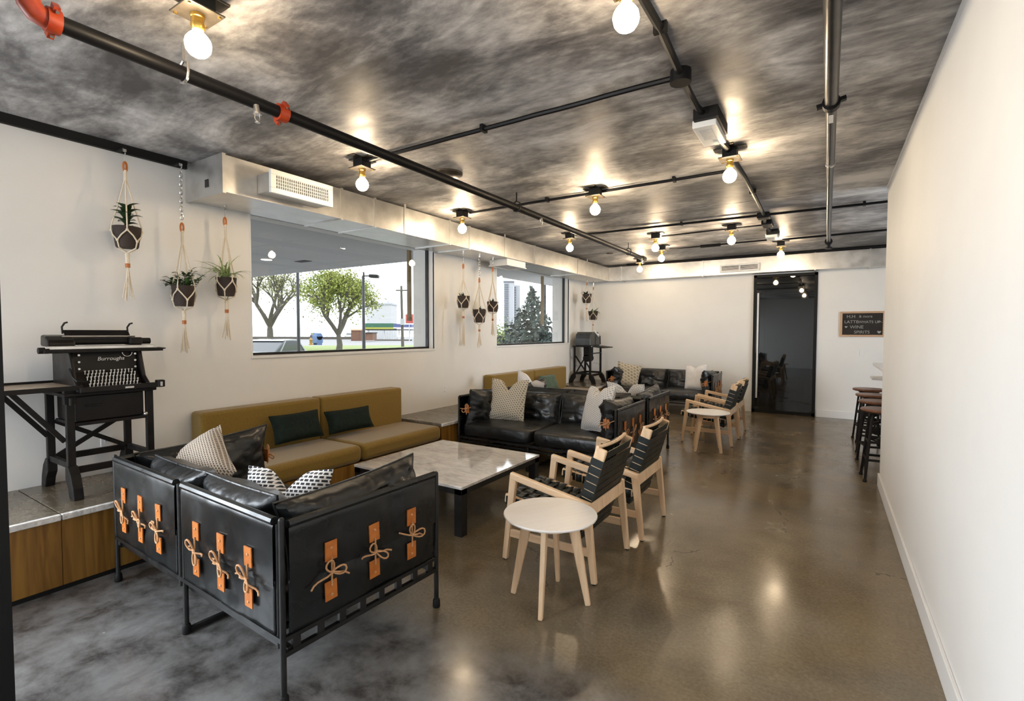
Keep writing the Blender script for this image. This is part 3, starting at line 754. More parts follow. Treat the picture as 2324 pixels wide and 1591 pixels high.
def sofa(label, W_, loc, rz, backties=True, nose=0.0, group='black leather sling sofas', armcush=(1, 1), seed=1):
    t = T('leather_sofa', label, 'sofa', loc, rz, group)
    h, d, R_ = .755, .88, .0125
    hw = W_ / 2
    def post(x, y, z1, foot=True):
        p = P('leg', MB().cyl((x, y, 0.02), (x, y, z1), R_, 10).sph((x, y, z1), R_, 10, 6), 'black', t, smooth=True)
        P('foot', MB().lathe([(.019, 0), (.021, .006), (.019, .04), (.014, .05)], (x, y, 0), 10), 'blackpaint', p, smooth=True)
    post(hw, 0, h); post(-hw, 0, h); post(hw, d, h - .02); post(-hw, d, h - .02); post(.022, 0, h - .01)
    post(.022, d, .25)
    P('post', MB().cyl((-.022, 0, .23), (-.022, 0, h - .01), R_, 10), 'black', t, smooth=True)
    for sx in (1, -1): P('post', MB().cyl((sx * (hw - .032), .004, .23), (sx * (hw - .032), .004, h - .02), R_ * .85, 10), 'black', t, smooth=True)
    P('floor_bar', MB().bar((.022, .0, .014), (.022, d, .014), .022, .022), 'black', t)
    for y in (0, d):
        P('rail', MB().bar((-hw, y, .272), (hw, y, .272), .024, .020), 'black', t)
        P('rail', MB().bar((-hw, y + (.03 if y == 0 else -.03), .222), (hw, y + (.03 if y == 0 else -.03), .222), .024, .018), 'black', t)
    for sx in (1, -1):
        x = sx * hw
        P('rail', MB().bar((x, 0, .274), (x, d, .274), .020, .018), 'black', t)
        P('rail', MB().bar((x, 0, .212), (x, d, .212), .022, .020), 'black', t)
        n = 8
        for i in range(n):
            yy = d * (i + .5) / n; P('rung', MB().box(x - .008, x + .008, yy - .017, yy + .017, .222, .266), 'black', t)
    for i in range(7):
        x = -hw + W_ * (i + .5) / 7; P('seat_slat', MB().box(x - .035, x + .035, .01, d - .01, .252, .272), 'blackpaint', t)
    pl_ = hw - .075
    for k, sx in enumerate((1, -1)):
        sling(t, 'back_panel', pl_, rect_frame((sx * (hw / 2 + .002), -.008, 0), (1, 0, 0), (0, -1, 0)), seed + k * 3, ties=backties)
        sling(t, 'arm_panel', d - .045, rect_frame((sx * (hw + .006), d / 2, 0), (0, 1, 0), (sx, 0, 0)), seed + 7 + k * 3, zt=.735)
    for k, sx in enumerate((1, -1)):
        c = box_cushion(hw - .03, d - .03, .165, seed=seed + k, wr=.007).xf(Matrix.Translation((sx * (hw / 2 - .008), d / 2 + .02, .274)))
        P('seat_cushion', c, 'leather', t, smooth=True)
    xs = [(-hw + .25, -.02), (-.0, hw - .25)]
    for k, (a, b) in enumerate(xs):
        mb, e = pillow_mesh(b - a + .02, .40, .21, n=24, seed=seed + k * 5, wr=.02, pinch=.045)
        mb.tube(e, .006, 6, closed=True)
        mb.xf(Matrix.Translation(((a + b) / 2, .165, .578)) @ Matrix.Rotation(math.radians(90 + 12), 4, 'X'))
        P('back_cushion', mb, 'leather', t, smooth=True)
    for k, sx in enumerate((1, -1)):
        if not armcush[k]: continue
        mb, e = pillow_mesh(d - .08, .43, .215, n=28, seed=seed + 20 + k * 5, wr=.026, pinch=.075)
        mb.tube(e, .006, 6, closed=True)
        mb.xf(Matrix.Translation((sx * (hw - .118), d / 2 + .02, .592)) @ Matrix.Rotation(math.radians(3.5), 4, 'X') @ Matrix.Rotation(math.radians(-6 * sx), 4, 'Y') @ Matrix.Rotation(PI / 2, 4, 'Z') @ Matrix.Rotation(PI / 2, 4, 'X'))
        ac = P('arm_cushion', mb, 'leather', t, smooth=True)
        q = MB().box(-.03, .03, 0, .006, -.045, .045).xf(rect_frame((sx * (hw - .102), d - .022, .60), (1, 0, 0), (0, 1, 0)))
        P('leather_tab', q, 'tan', ac, label='orange tan leather tab')
        lb = lace(seed * 7 + k).xf(rect_frame((sx * (hw - .102), d - .02, .60), (1, 0, 0), (0, 1, 0))); P('lace', lb, 'cord', ac, smooth=True)
    return t


th1 = math.radians(-2.0)
c1 = Vector((-1.80, 1.138, 0)) - Matrix.Rotation(th1, 3, 'Z') @ Vector((.88, 0, 0))
sofa('black leather sofa nearest the camera, seen from behind with tan lace ties', 1.76, tuple(c1), th1, seed=1)
sofa('black leather sofa facing the camera across the marble coffee table', 1.92, (-2.67, 5.43, 0), PI, seed=3, backties=False)
s3 = sofa('black leather sofa standing back to back behind the middle one', 1.92, (-2.67, 5.55, 0), 0, seed=5, backties=False)
sofa('farthest black leather sofa, under the far white wall', 1.92, (-2.63, 9.93, 0), PI, seed=8)

bench('ochre fabric bench with two seats under the large window', 2.042, 4.318, 'ochre built-in benches')
bench('ochre fabric bench half hidden behind the middle sofas', 6.252, 8.778, 'ochre built-in benches')

# throw pillows
throw('throw_pillow', 'beige houndstooth pillow tipped in the left corner of the nearest sofa', 'hound1', .49, .49, .16, (-3.25, 1.47, .640), frame_axes((.12, -.62, .62), (-.30, .5, .8), -.85), seed=1)
throw('throw_pillow', 'black and white woven pillow, dented on top, on the nearest sofa', 'hound2', .46, .42, .15, (-2.275, 1.45, .603), frame_axes((.38, -.85, .32), roll=.0), chop=.10, seed=2)
throw('lumbar_pillow', 'dark green velvet lumbar pillow nearer the camera on the ochre bench', 'green', .50, .26, .13, (-4.15, 2.80, .615), frame_axes((.94, 0, .36)), seed=3)
throw('lumbar_pillow', 'dark green velvet lumbar pillow right of the other on the large ochre bench', 'green', .54, .23, .13, (-4.15, 3.40, .590), frame_axes((.93, -.05, .38)), seed=4)
throw('lumbar_pillow', 'mid green velvet pillow on the half hidden ochre bench', 'green2', .54, .28, .13, (-4.15, 7.75, .600), frame_axes((.93, 0, .38)), seed=5)
throw('throw_pillow', 'beige dotted pillow, dented on top, at the left of the middle sofa', 'dots', .49, .50, .16, (-3.23, 4.98, .685), frame_axes((.10, -.95, .30)), chop=.13, seed=6)
throw('throw_pillow', 'speckled grey pillow leaning at the right of the middle sofa', 'specks', .44, .50, .16, (-2.02, 4.86, .695), frame_axes((-.50, -.75, .30), roll=.12), chop=.10, seed=7)
throw('throw_pillow', 'speckled pillow with a dented top showing over the middle sofa back, right', 'specks', .50, .46, .15, (-2.10, 5.98, .645), frame_axes((.1, .93, .25)), chop=.13, seed=8)
throw('throw_pillow', 'pale grey pillow showing over the middle sofa back, left', 'whitecloth', .50, .48, .15, (-3.54, 6.05, .665), frame_axes((.25, .88, .3), roll=.35), chop=.08, seed=9)
throw('throw_pillow', 'beige block printed pillow at the left of the farthest sofa', 'geo', .46, .46, .16, (-3.30, 9.42, .655), frame_axes((.35, -.85, .30), roll=-.2), seed=10)
throw('throw_pillow', 'white pillow at the right of the farthest sofa', 'whitecloth', .42, .48, .15, (-2.03, 9.45, .665), frame_axes((-.3, -.85, .25), roll=.12), chop=.05, seed=11)


# ================================================================== COFFEE TABLES
def coffee(label, x0, x1, y0, y1, top):
    t = T('coffee_table', label, 'table', ((x0 + x1) / 2, (y0 + y1) / 2, 0))
    P('table_top', MB().box(x0, x1, y0, y1, top - .02, top), 'marble', t, world=True, bevel=.002)
    f = MB(); b = .034; e = .004
    f.box(x0 + e, x1 - e, y0 + e, y0 + b, top - .062, top - .0205).box(x0 + e, x1 - e, y1 - b, y1 - e, top - .062, top - .0205).box(x0 + e, x0 + b, y0 + b, y1 - b, top - .062, top - .0205).box(x1 - b, x1 - e, y0 + b, y1 - b, top - .062, top - .0205)
    P('frame', f, 'black', t, world=True)
    for x in (x0 + e, x1 - .068 - e):
        for y in (y0 + e, y1 - .068 - e): P('leg', MB().box(x, x + .068, y, y + .068, 0, top - .0205), 'black', t, world=True, bevel=.002)


coffee('large marble topped coffee table before the ochre bench', -3.37, -2.212, 2.80, 3.95, .372)


# ================================================================== SIDE TABLES
def side_table(label, x, y, rot):
    t = T('side_table', label, 'side table', (x, y, 0), rot, 'round pale ash side tables')
    P('table_top', MB().lathe([(.001, .470), (.235, .470), (.258, .480), (.261, .487), (.258, .492), (.001, .492)], seg=40), 'ashtop', t, smooth=True)
    P('apron', MB().lathe([(.115, .425), (.135, .425), (.135, .4695), (.115, .4695)], seg=20), 'ash', t, smooth=True)
    for k in range(4):
        a = PI / 4 + k * PI / 2; c, s = math.cos(a), math.sin(a)
        l = MB(); l.bar((.125 * c, .125 * s, .468), (.215 * c, .215 * s, .0), .030, .062, up=(c, s, 0), w2=.024, h2=.030)
        P('leg', l, 'ash', t, bevel=.006)
    return t


side_table('round pale ash side table beside the nearest woven armchair', -1.285, 2.420, math.radians(-30))
side_table('round pale ash side table before the farther pair of armchairs', -1.262, 6.62, math.radians(14))


# ================================================================== WOVEN ARMCHAIRS
def chair(label):
    t = T('woven_armchair', label, 'armchair', (0, 0, 0), 0, 'ash armchairs with black woven straps')
    for s in (1, -1):
        y = s * .285
        P('front_leg', MB().bar((.330, y, 0.006), (.262, y, .575), .032, .034, up=(1, 0, 0), h2=.052), 'ash', t, bevel=.006)
        P('rear_leg', MB().bar((-.300, y, 0.006), (-.245, y, .475), .032, .034, up=(1, 0, 0), h2=.056), 'ash', t, bevel=.006)
        P('arm', MB().bar((.288, y, .566), (-.27, y, .462), .036, .044), 'ashx', t, bevel=.007)
        P('stretcher', MB().bar((.29, y, .185), (-.262, y, .185), .020, .050), 'ashx', t, bevel=.004)
        for yy, xx in ((y, .330), (y, -.30)):
            P('glide', MB().cyl((xx, yy, 0), (xx, yy, .008), .013, 8), 'blackpaint', t)
        P('seat_rail', MB().bar((.362, s * .232, .392), (-.215, s * .232, .318), .030, .060), 'ashx', t, bevel=.008)
    P('back_rail', MB().bar((-.262, -.268, .435), (-.262, .268, .435), .024, .078, up=(.1, 0, 1)), 'ash', t, bevel=.005)
    P('front_rail', MB().bar((.275, -.27, .352), (.275, .27, .352), .022, .045), 'ash', t, bevel=.004)
    # woven seat
    def sz(x): return .318 + (x + .215) * (.074 / .577)
    nl, ncx = 8, 10
    for i in range(nl):
        y = -.205 + .41 * i / (nl - 1); pts = []
        mb = MB(); n = 40
        def f(u, v, y=y, i=i):
            x = .352 - .56 * u; sag = -.022 * math.sin(PI * u)
            return (x, y + (v - .5) * .050, sz(x) + .034 + sag + .0045 * math.sin(PI * (u * ncx + .0) + PI * i) * (1 if 1 else 0))
        mb.grid(f, n, 1); P('seat_strap', mb, 'strap', t, smooth=True, solid=.003)
    for j in range(ncx):
        u0 = (j + .5) / ncx; x = .352 - .56 * u0
        def f(u, v, x=x, j=j, u0=u0):
            a = (u - .5) * 2; y = a * .25; zz = sz(x) + .034
            if abs(a) > .94: k = (abs(a) - .94) / .06; zz -= .07 * k; y = math.copysign(.250, a)
            else: zz += -.022 * math.sin(PI * u0) * (1 - (a / .94) ** 4) - .0045 * math.sin(PI * (u0 * ncx)) * math.cos(PI * (a * .25 + .205) / .41 * (nl - 1))
            return (x + (v - .5) * .048, y, zz)
        P('seat_strap', MB().grid(f, 44, 1), 'strap', t, smooth=True, solid=.003)
    # back
    b0, b1 = Vector((-.150, 0, .235)), Vector((-.318, 0, .805)); dv = (b1 - b0); ln = dv.length; dv.normalize(); nv = Vector((dv.z, 0, -dv.x))
    for s in (1, -1):
        y = s * .225
        P('back_post', MB().bar(b0 + Vector((0, y, 0)), b1 + Vector((0, y, 0)), .026, .072, up=nv), 'ash', t, bevel=.010, seg=3)
    P('top_rail', MB().tube([tuple(b1 + nv * (.026 - .035 * math.sin(PI * i / 12) * 0 - .02 * (1 - (i / 6 - 1) ** 2)) + dv * (.0) + Vector((0, -.235 + .47 * i / 12, .0))) for i in range(13)], .011, 8), 'ash', t, smooth=True)
    P('bottom_rail', MB().bar(b0 + dv * .02 + Vector((0, -.225, 0)), b0 + dv * .02 + Vector((0, .225, 0)), .028, .03), 'ash', t, bevel=.004)
    np_ = 10; pitch = (ln - .075) / np_
    fm = Matrix((Vector((0, 1, 0)), nv, dv)).transposed().to_4x4(); fm.translation = b0
    for i in range(np_ + 1):
        z0, z1 = .012 + i * pitch, .012 + (i + 1) * pitch - .006
        m_ = MB()
        if i < np_:
            m_.box(-.243, .243, .0375, .041, z0, z1); m_.box(-.243, .243, -.041, -.0375, z0, z1)
            for s in (1, -1):
                a, b = sorted((s * .2395, s * .243)); m_.box(a, b, -.0375, .0375, z0, z1)
        else: m_.box(-.21, .21, .028, .032, z0, ln - .004); m_.box(-.21, .21, -.034, -.030, z0, ln - .012)
        P('back_strap', m_, 'strap', t)
    for k in range(6):
        y = -.17 + .34 * k / 5
        P('back_strap', MB().grid(lambda u, v, y=y, k=k: (y + (v - .5) * .05, .0415 - .0065 * (.5 + .5 * math.sin(PI * (u * np_) + PI * k + .5)) - .002, .02 + (ln - .05) * u), 44, 1).xf(fm), 'strap', t, smooth=True, solid=.003)
    for o in [x for x in t.children if x.name.startswith('back_strap')][:np_ + 1]:
        for v in o.data.vertices: v.co = fm @ v.co
    return t


CH0 = chair('woven black strap armchair nearest the camera, behind the round side table')
CH0.location = (-1.437, 2.985, 0); CH0.rotation_euler = (0, 0, PI)
copy_tree(CH0, (-1.395, 3.745, 0), PI, 'woven black strap armchair second from the camera, beside the nearest')
copy_tree(CH0, (-1.328, 7.25, 0), PI, 'woven black strap armchair just behind the farther side table')
copy_tree(CH0, (-1.330, 7.97, 0), PI, 'farthest woven black strap armchair, nearest the black door')


# ================================================================== BAR AND STOOLS
bc = T('bar_counter', 'white bar counter jutting out behind the right wall', 'counter', (.9, 7.5, 0))
P('body', MB().box(.86, 1.25, 6.0, 9.05, 0, 1.01), 'white', bc, world=True)
P('counter_top', MB().box(.575, 1.30, 5.99, 9.12, 1.012, 1.05), 'trimwhite', bc, world=True, bevel=.003)
P('ledge', MB().box(.55, .858, 8.75, 9.14, .815, .85), 'trimwhite', bc, world=True, bevel=.003)


def stool(label, loc, rz):
    t = T('bar_stool', label, 'stool', loc, rz, 'brown topped bar stools')
    P('seat', MB().lathe([(.001, .695), (.165, .695), (.186, .703), (.190, .715), (.184, .728), (.15, .731), (.001, .722)], seg=28), 'stoolwood', t, smooth=True)
    P('seat_plate', MB().lathe([(.11, .675), (.12, .68), (.12, .694), (.02, .694)], seg=16), 'iron', t, smooth=True)
    P('screw', MB().cyl((0, 0, .34), (0, 0, .68), .014, 8), 'iron', t, smooth=True)
    P('hub', MB().lathe([(.03, .34), (.045, .35), (.045, .42), (.03, .43)], seg=12), 'iron', t, smooth=True)
    top, bot = .135, .215
    for k in range(4):
        a = PI / 4 + k * PI / 2; c, s = math.cos(a), math.sin(a)
        P('leg', MB().tube([(.06 * c, .06 * s, .672), (.12 * c, .12 * s, .66), (.146 * c, .146 * s, .61), (.215 * c, .215 * s, .006)], .0125, 8), 'iron', t, smooth=True)
        P('arch_brace', MB().tube([(.165 * c, .165 * s, .43), (.14 * c, .14 * s, .52), (.09 * c, .09 * s, .575), (.03 * c, .03 * s, .59)], .008, 6), 'iron', t, smooth=True)
        P('foot', MB().lathe([(.018, 0), (.018, .02), (.013, .03)], (.215 * c, .215 * s, 0), 8), 'blackpaint', t, smooth=True)
        a2 = a + PI / 2; c2, s2 = math.cos(a2), math.sin(a2)
        for z in (.22, .40):
            r_ = .146 + (.215 - .146) * (.61 - z) / .604
            P('stretcher', MB().bar((r_ * c, r_ * s, z), (r_ * c2, r_ * s2, z), .014, .022), 'iron', t)
        P('spoke', MB().bar((.03 * c, .03 * s, .385), (.168 * c, .168 * s, .40), .012, .012), 'iron', t)
    return t


ST = stool('bar stool nearest the camera, lightest brown seat', (.487, 6.215, 0), .06)
copy_tree(ST, (.50, 6.93, 0), .2, 'second bar stool from the camera')
copy_tree(ST, (.50, 7.62, 0), -.1, 'third bar stool from the camera')
copy_tree(ST, (.495, 8.36, 0), .1, 'farthest bar stool, at the end of the counter')

# blackboard sign
bx0, bx1, bz0, bz1 = .175, .800, 1.425, 1.855
t = T('blackboard', 'small framed blackboard with chalk menu lettering on the far wall', 'blackboard', ((bx0 + bx1) / 2, YF, bz0))
P('board', MB().box(bx0 + .03, bx1 - .03, YF - .016, YF - .002, bz0 + .03, bz1 - .03), 'slate', t, world=True)
for a in (((bx0, bx1), (bz1 - .032, bz1)), ((bx0, bx1), (bz0, bz0 + .032)), ((bx0, bx0 + .032), (bz0 + .032, bz1 - .032)), ((bx1 - .032, bx1), (bz0 + .032, bz1 - .032))):
    P('frame_strip', MB().box(a[0][0], a[0][1], YF - .03, YF - .001, a[1][0], a[1][1]), 'framewood', t, world=True, bevel=.003)


def text(body, size, loc, rot, m, parent, name='lettering', shear=0.0, extrude=.0006, align='LEFT'):
    c = D.curves.new(name, 'FONT'); c.body = body; c.size = size; c.extrude = extrude; c.shear = shear; c.align_x = align
    o = D.objects.new(name, c); COL.objects.link(o); c.materials.append(M[m])
    bpy.context.view_layer.update(); me = D.meshes.new_from_object(o.evaluated_get(bpy.context.evaluated_depsgraph_get()))
    D.objects.remove(o); o = D.objects.new(name, me); COL.objects.link(o)
    if not me.materials: me.materials.append(M[m])
    l = WORLDLOC[parent.name]; o.parent = parent; o.location = [loc[i] - l[i] for i in range(3)]; o.rotation_euler = rot
    return o


fl = (PI / 2, 0, 0)
for body, sz_, x, z in (('H.H', .075, .265, 1.745), ('& more', .06, .44, 1.75), ('LATTE', .070, .235, 1.655), ('WHATS UP', .062, .425, 1.655), ('WINE', .075, .315, 1.565), ('SPIRITS', .070, .375, 1.480)):
    text(body, sz_, (x, YF - .0175, z), fl, 'chalk', t)
for cx, cz, k in ((.262, 1.592, 1), (.722, 1.505, 1.3)):
    hrt = [(cx + k * .0013 * 16 * math.sin(q) ** 3, cz + k * .0013 * (13 * math.cos(q) - 5 * math.cos(2 * q) - 2 * math.cos(3 * q))) for q in [2 * PI * i / 20 for i in range(20)]]
    P('chalk_heart', MB().prism(hrt, YF - .0172, YF - .0162), 'chalk', t, world=True)
P('chalk_squiggle', MB().tube([(.69 + i * .012, YF - .0172, 1.672 + .006 * math.sin(i * 2)) for i in range(7)], .003, 5), 'chalk', t, world=True)


def outlet(label, c, axis, kind='outlet'):
    t = T('wall_' + kind if kind == 'switch' else 'power_outlet', label, kind, c)
    x, y, z = c
    if axis == 'x':
        P('cover_plate', MB().box(x, x + .006, y - .036, y + .036, z - .058, z + .058), 'trimwhite', t, world=True, bevel=.002)
        for dz_ in (-.026, .026):
            P('socket', MB().box(x + .006, x + .009, y - .016, y + .016, z + dz_ - .015, z + dz_ + .015), 'trimwhite', t, world=True)
            k = MB()
            for dy in (-.006, .006): k.box(x + .009, x + .0095, y + dy - .0015, y + dy + .0015, z + dz_ - .004, z + dz_ + .007)
            P('slots', k, 'dark', t, world=True)
    else:
        P('cover_plate', MB().box(x - .036, x + .036, y - .006, y, z - .058, z + .058), 'trimwhite', t, world=True, bevel=.002)
        P('rocker', MB().box(x - .014, x + .014, y - .010, y - .006, z - .028, z + .028), 'white', t, world=True, bevel=.001)


outlet('white power outlet behind the typewriter stand legs', (XL, 1.475, .655), 'x')
outlet('white power outlet on the wall just past the large ochre bench', (XL, 5.335, .685), 'x')
outlet('white light switch below the blackboard', (.50, YF, 1.158), 'y', 'switch')


# ================================================================== OFFICE MACHINES ON STANDS
def stand(label, x0, x1, y0, y1, z0, z1, shelf=True):
    """cast iron stand: x1 is the room side"""
    t = T('machine_stand', label, 'stand', ((x0 + x1) / 2, (y0 + y1) / 2, z0))
    for y in (y0, y1):
        for x, o in ((x0, -1), (x1, 1)):
            P('leg', MB().bar((x, y, z0 + .16), (x, y, z1), .042, .034, up=(1, 0, 0)), 'iron', t, world=True, bevel=.004)
            pr = [(x - .022 * o, z0 + .20), (x + .022 * o, z0 + .20), (x + .07 * o, z0 + .15), (x + .105 * o, z0 + .07), (x + .118 * o, z0), (x + .04 * o, z0), (x + .018 * o, z0 + .06), (x - .022 * o, z0 + .11)]
            P('foot', MB().prism(pr, y - .026, y + .026), 'iron', t, world=True, bevel=.004)
        P('cross_rail', MB().bar((x0, y, z0 + .20), (x1, y, z0 + .20), .026, .036), 'iron', t, world=True)
    for x in (x0, x1):
        P('side_rail', MB().bar((x, y0, z0 + .165 + (.03 if x == x0 else 0)), (x, y1, z0 + .165 + (.03 if x == x0 else 0)), .022, .042), 'iron', t, world=True)
    P('brace', MB().bar((x0 + .03, y0 + .02, z0 + .21), (x0 + .03, y1 - .02, z1 - .19), .014, .030), 'iron', t, world=True)
    P('brace', MB().bar((x0 + .015, y0 + .02, z1 - .19), (x0 + .015, y1 - .02, z0 + .21), .014, .030), 'iron', t, world=True)
    P('table_plate', MB().box(x0 - .035, x1 + .035, y0 - .035, y1 + .035, z1, z1 + .022), 'iron', t, world=True, bevel=.004)
    return t


ZP = .446
x0, x1, y0, y1, zt = -4.40, -4.03, 1.13, 1.565, 1.085
st1 = stand('black cast iron stand with drawer case and fold out shelf carrying the old accounting machine', x0, x1, y0, y1, ZP, zt)
P('drawer_case', MB().box(x0 + .03, x1 - .005, y0 + .03, y1 - .03, .915, zt - .001), 'enamel', st1, world=True, bevel=.008)
P('drawer_pull', MB().box(x1 - .005, x1 + .006, 1.21, 1.30, 1.012, 1.024), 'iron', st1, world=True, bevel=.003)
P('drawer_runner', MB().box(x0 + .02, x1 + .012, y0 + .024, y1 - .02, .893, .913), 'iron', st1, world=True, bevel=.002)
P('runner_knob', MB().sph((x1 + .02, y1 - .03, .925), .014, 10, 8), 'nickel', st1, world=True, smooth=True)
P('fold_out_shelf', MB().box(-4.43, -3.99, .42, 1.175, 1.135, 1.150), mat('aged_shelf_wood', (.26, .19, .13), (.40, .31, .22), 5, rough=.45, stretch=(1, 6, 1)), st1, world=True, bevel=.002)
sh = MB(); sh.box(-3.99, -3.978, .42, 1.185, 1.126, 1.155).box(-4.443, -4.43, .42, 1.185, 1.126, 1.165).box(-4.43, -3.99, 1.175, 1.187, 1.126, 1.158)
P('shelf_rim', sh, 'iron', st1, world=True)
for x in (-4.38, -4.06): P('shelf_arm', MB().bar((x, 1.11, .80), (x, .87, 1.130), .016, .028), 'iron', st1, world=True)
P('shelf_hinge', MB().box(-4.05, -4.01, 1.10, 1.16, 1.04, 1.13).cyl((-4.0, 1.13, 1.03), (-4.0, 1.13, 1.08), .012, 8), 'iron', st1, world=True, bevel=.003)

am = T('accounting_machine', 'old black accounting typewriter with long carriage and rows of pale keys', 'typewriter', (-4.2, 1.36, zt + .022))
zb = zt + .0225; yb0, yb1 = 1.175, 1.535
prof = [(-4.42, zb), (-3.985, zb), (-3.985, zb + .028), (-4.055, zb + .045), (-4.115, zb + .125), (-4.135, zb + .27), (-4.42, zb + .27)]
P('body', MB().prism(prof, yb0, yb1), 'enamel', am, world=True, bevel=.008)
P('cheek', MB().prism([(-4.41, zb), (-3.98, zb), (-3.98, zb + .04), (-4.04, zb + .085), (-4.105, zb + .27), (-4.41, zb + .272)], yb0 - .022, yb0), 'enamel', am, world=True, bevel=.01)
P('cheek', MB().prism([(-4.41, zb), (-3.98, zb), (-3.98, zb + .04), (-4.04, zb + .085), (-4.105, zb + .27), (-4.41, zb + .272)], yb1, yb1 + .022), 'enamel', am, world=True, bevel=.01)
P('base_rail', MB().box(-4.0, -3.955, yb0 - .01, yb1 + .06, zb + .0, zb + .034), 'enamel', am, world=True, bevel=.004)
P('rail_clamp', MB().box(-4.0, -3.945, yb1 + .055, yb1 + .10, zb, zb + .05), 'enamel', am, world=True, bevel=.006)
P('clamp_plate', MB().box(-3.9455, -3.943, yb1 + .068, yb1 + .082, zb + .008, zb + .038), 'nickel', am, world=True)
P('name_plate', MB().box(-3.9555, -3.953, 1.40, 1.45, zb + .010, zb + .022), 'nickel', am, world=True)
k = MB(); rnd = random.Random(3)
for r_ in range(6):
    n = 14; fx = -4.100 + r_ * .0185 + (.006 if r_ >= 3 else 0); fz = zb + .128 - r_ * .0185 - (.006 if r_ >= 3 else 0)
    for i in range(n):
        y = yb0 + .055 + (yb1 - yb0 - .08) * (i + .5 * (r_ % 2)) / n
        if rnd.random() < .06: continue
        k.lathe([(.001, fz - .02), (.0028, fz - .02), (.0028, fz), (.0052, fz), (.0056, fz + .003), (.0045, fz + .005), (.001, fz + .005)], (fx + .012, y, 0), 8)
P('keys', k, 'keycap', am, world=True, stuff=True, label='rows of small pale round keys')
lv = MB()
for y in (yb0 + .03, yb1 - .02):
    for z in (.145, .19, .235): lv.cyl((-4.112, y, zb + z), (-4.100, y, zb + z), .007, 8)
lv.cyl((-3.985, yb0 + .05, zb + .018), (-3.974, yb0 + .05, zb + .018), .014, 10)
P('knobs', lv, 'nickel', am, world=True, smooth=True)
P('lever', MB().tube([(-4.06, yb0 - .03, zb + .15), (-4.0, yb0 - .035, zb + .10), (-3.975, yb0 - .02, zb + .075), (-3.975, yb0 + .03, zb + .068)], .007, 8), 'iron', am, world=True, smooth=True)
P('dial', MB().tube([(-4.118, yb1 - .06 + .028 * math.cos(q), zb + .245 + .028 * math.sin(q)) for q in [PI * (1 + i / 10) for i in range(11)]], .003, 6), 'nickel', am, world=True, smooth=True)
text('Burroughs', .036, (-4.117, 1.305, zb + .195), (math.radians(82), 0, PI / 2), 'keycap', am, shear=.25)
cy0, cy1, zc = 1.035, 1.655, zb + .274
P('carriage_rail', MB().box(-4.16, -4.075, cy0, cy1 - .03, zc, zc + .022), 'nickel', am, world=True, bevel=.003, label='bright nickel carriage rail')
P('carriage_bar', MB().box(-4.175, -4.06, cy0 - .01, cy1 + .02, zc - .022, zc), 'iron', am, world=True, bevel=.004)
P('rail_end', MB().cyl((-4.09, cy0 - .03, zc - .004), (-4.09, cy0 + .02, zc - .004), .020, 10), 'iron', am, world=True, smooth=True)
P('rail_end', MB().cyl((-4.10, cy1, zc - .006), (-4.10, cy1 + .05, zc - .006), .010, 8, r2=.004), 'iron', am, world=True, smooth=True)
P('platen', MB().cyl((-4.19, 1.09, zc + .048), (-4.19, 1.60, zc + .048), .022, 16), 'blackpaint', am, world=True, smooth=True)
P('platen_knob', MB().cyl((-4.19, 1.60, zc + .048), (-4.19, 1.64, zc + .048), .022, 14), 'iron', am, world=True, smooth=True)
P('carriage_end', MB().prism([(-4.27, zc + .02), (-4.12, zc + .02), (-4.13, zc + .055), (-4.18, zc + .085), (-4.26, zc + .095)], 1.06, 1.20), 'enamel', am, world=True, bevel=.012)
P('carriage_end', MB().box(-4.25, -4.14, 1.50, 1.58, zc + .022, zc + .075), 'enamel', am, world=True, bevel=.010)
P('paper_table', MB().prism([(-4.205, zc + .072), (-4.200, zc + .070), (-4.25, zc + .125), (-4.256, zc + .124)], 1.17, 1.53), 'enamel', am, world=True)
P('paper_bail', MB().cyl((-4.165, 1.14, zc + .082), (-4.165, 1.54, zc + .082), .006, 8), 'nickel', am, world=True, smooth=True)
for y in (1.165, 1.525): P('paper_hook', MB().tube([(-4.24, y, zc + .10), (-4.235, y - .004, zc + .145), (-4.22, y + .006, zc + .17), (-4.20, y + .014, zc + .175)], .006, 6), 'iron', am, world=True, smooth=True)

# second machine in the far corner
X0, X1, Y0, Y1, Z1 = -4.40, -4.05, 9.32, 9.86, 1.19
st2 = stand('black iron stand in the far left corner carrying the rounded adding machine', X0, X1, Y0, Y1, ZP, Z1)
P('wing_shelf', MB().prism([(-4.03, Z1 + .004), (-3.78, Z1 - .02), (-3.78, Z1 + .0), (-4.03, Z1 + .022)], Y0 + .02, Y1), 'iron', st2, world=True, bevel=.002)
P('plate_edge', MB().box(X1 + .033, X1 + .045, Y0 - .03, Y1 + .03, Z1 + .004, Z1 + .022), 'nickel', st2, world=True)
P('motor', MB().cyl((-4.22, 9.50, .95), (-4.22, 9.72, .95), .075, 14).box(-4.28, -4.16, 9.5, 9.72, 1.0, Z1), 'iron', st2, world=True, smooth=True)
P('pedal_bar', MB().bar((X1, Y0, ZP + .30), (X0, Y1, ZP + .42), .02, .03), 'iron', st2, world=True)
P('shelf_bar', MB().bar((X1 + .01, Y0, Z1 - .13), (X1 + .01, Y1, Z1 - .13), .02, .02), 'iron', st2, world=True)
ad = T('adding_machine', 'rounded dark grey adding machine with a white lever in the far corner', 'adding machine', (-4.22, 9.56, Z1 + .022))
M['cover'] = mat('dark_grey_cover', (.028, .03, .031), (.045, .047, .048), 12, rough=.4)
za = Z1 + .0225
pr = [(9.30, za), (9.80, za), (9.80, za + .16), (9.77, za + .25), (9.70, za + .285), (9.40, za + .285), (9.33, za + .24), (9.30, za + .15)]
P('case', MB().prism(pr, -4.38, -4.04, 'yz'), 'cover', ad, world=True, bevel=.02, seg=3)
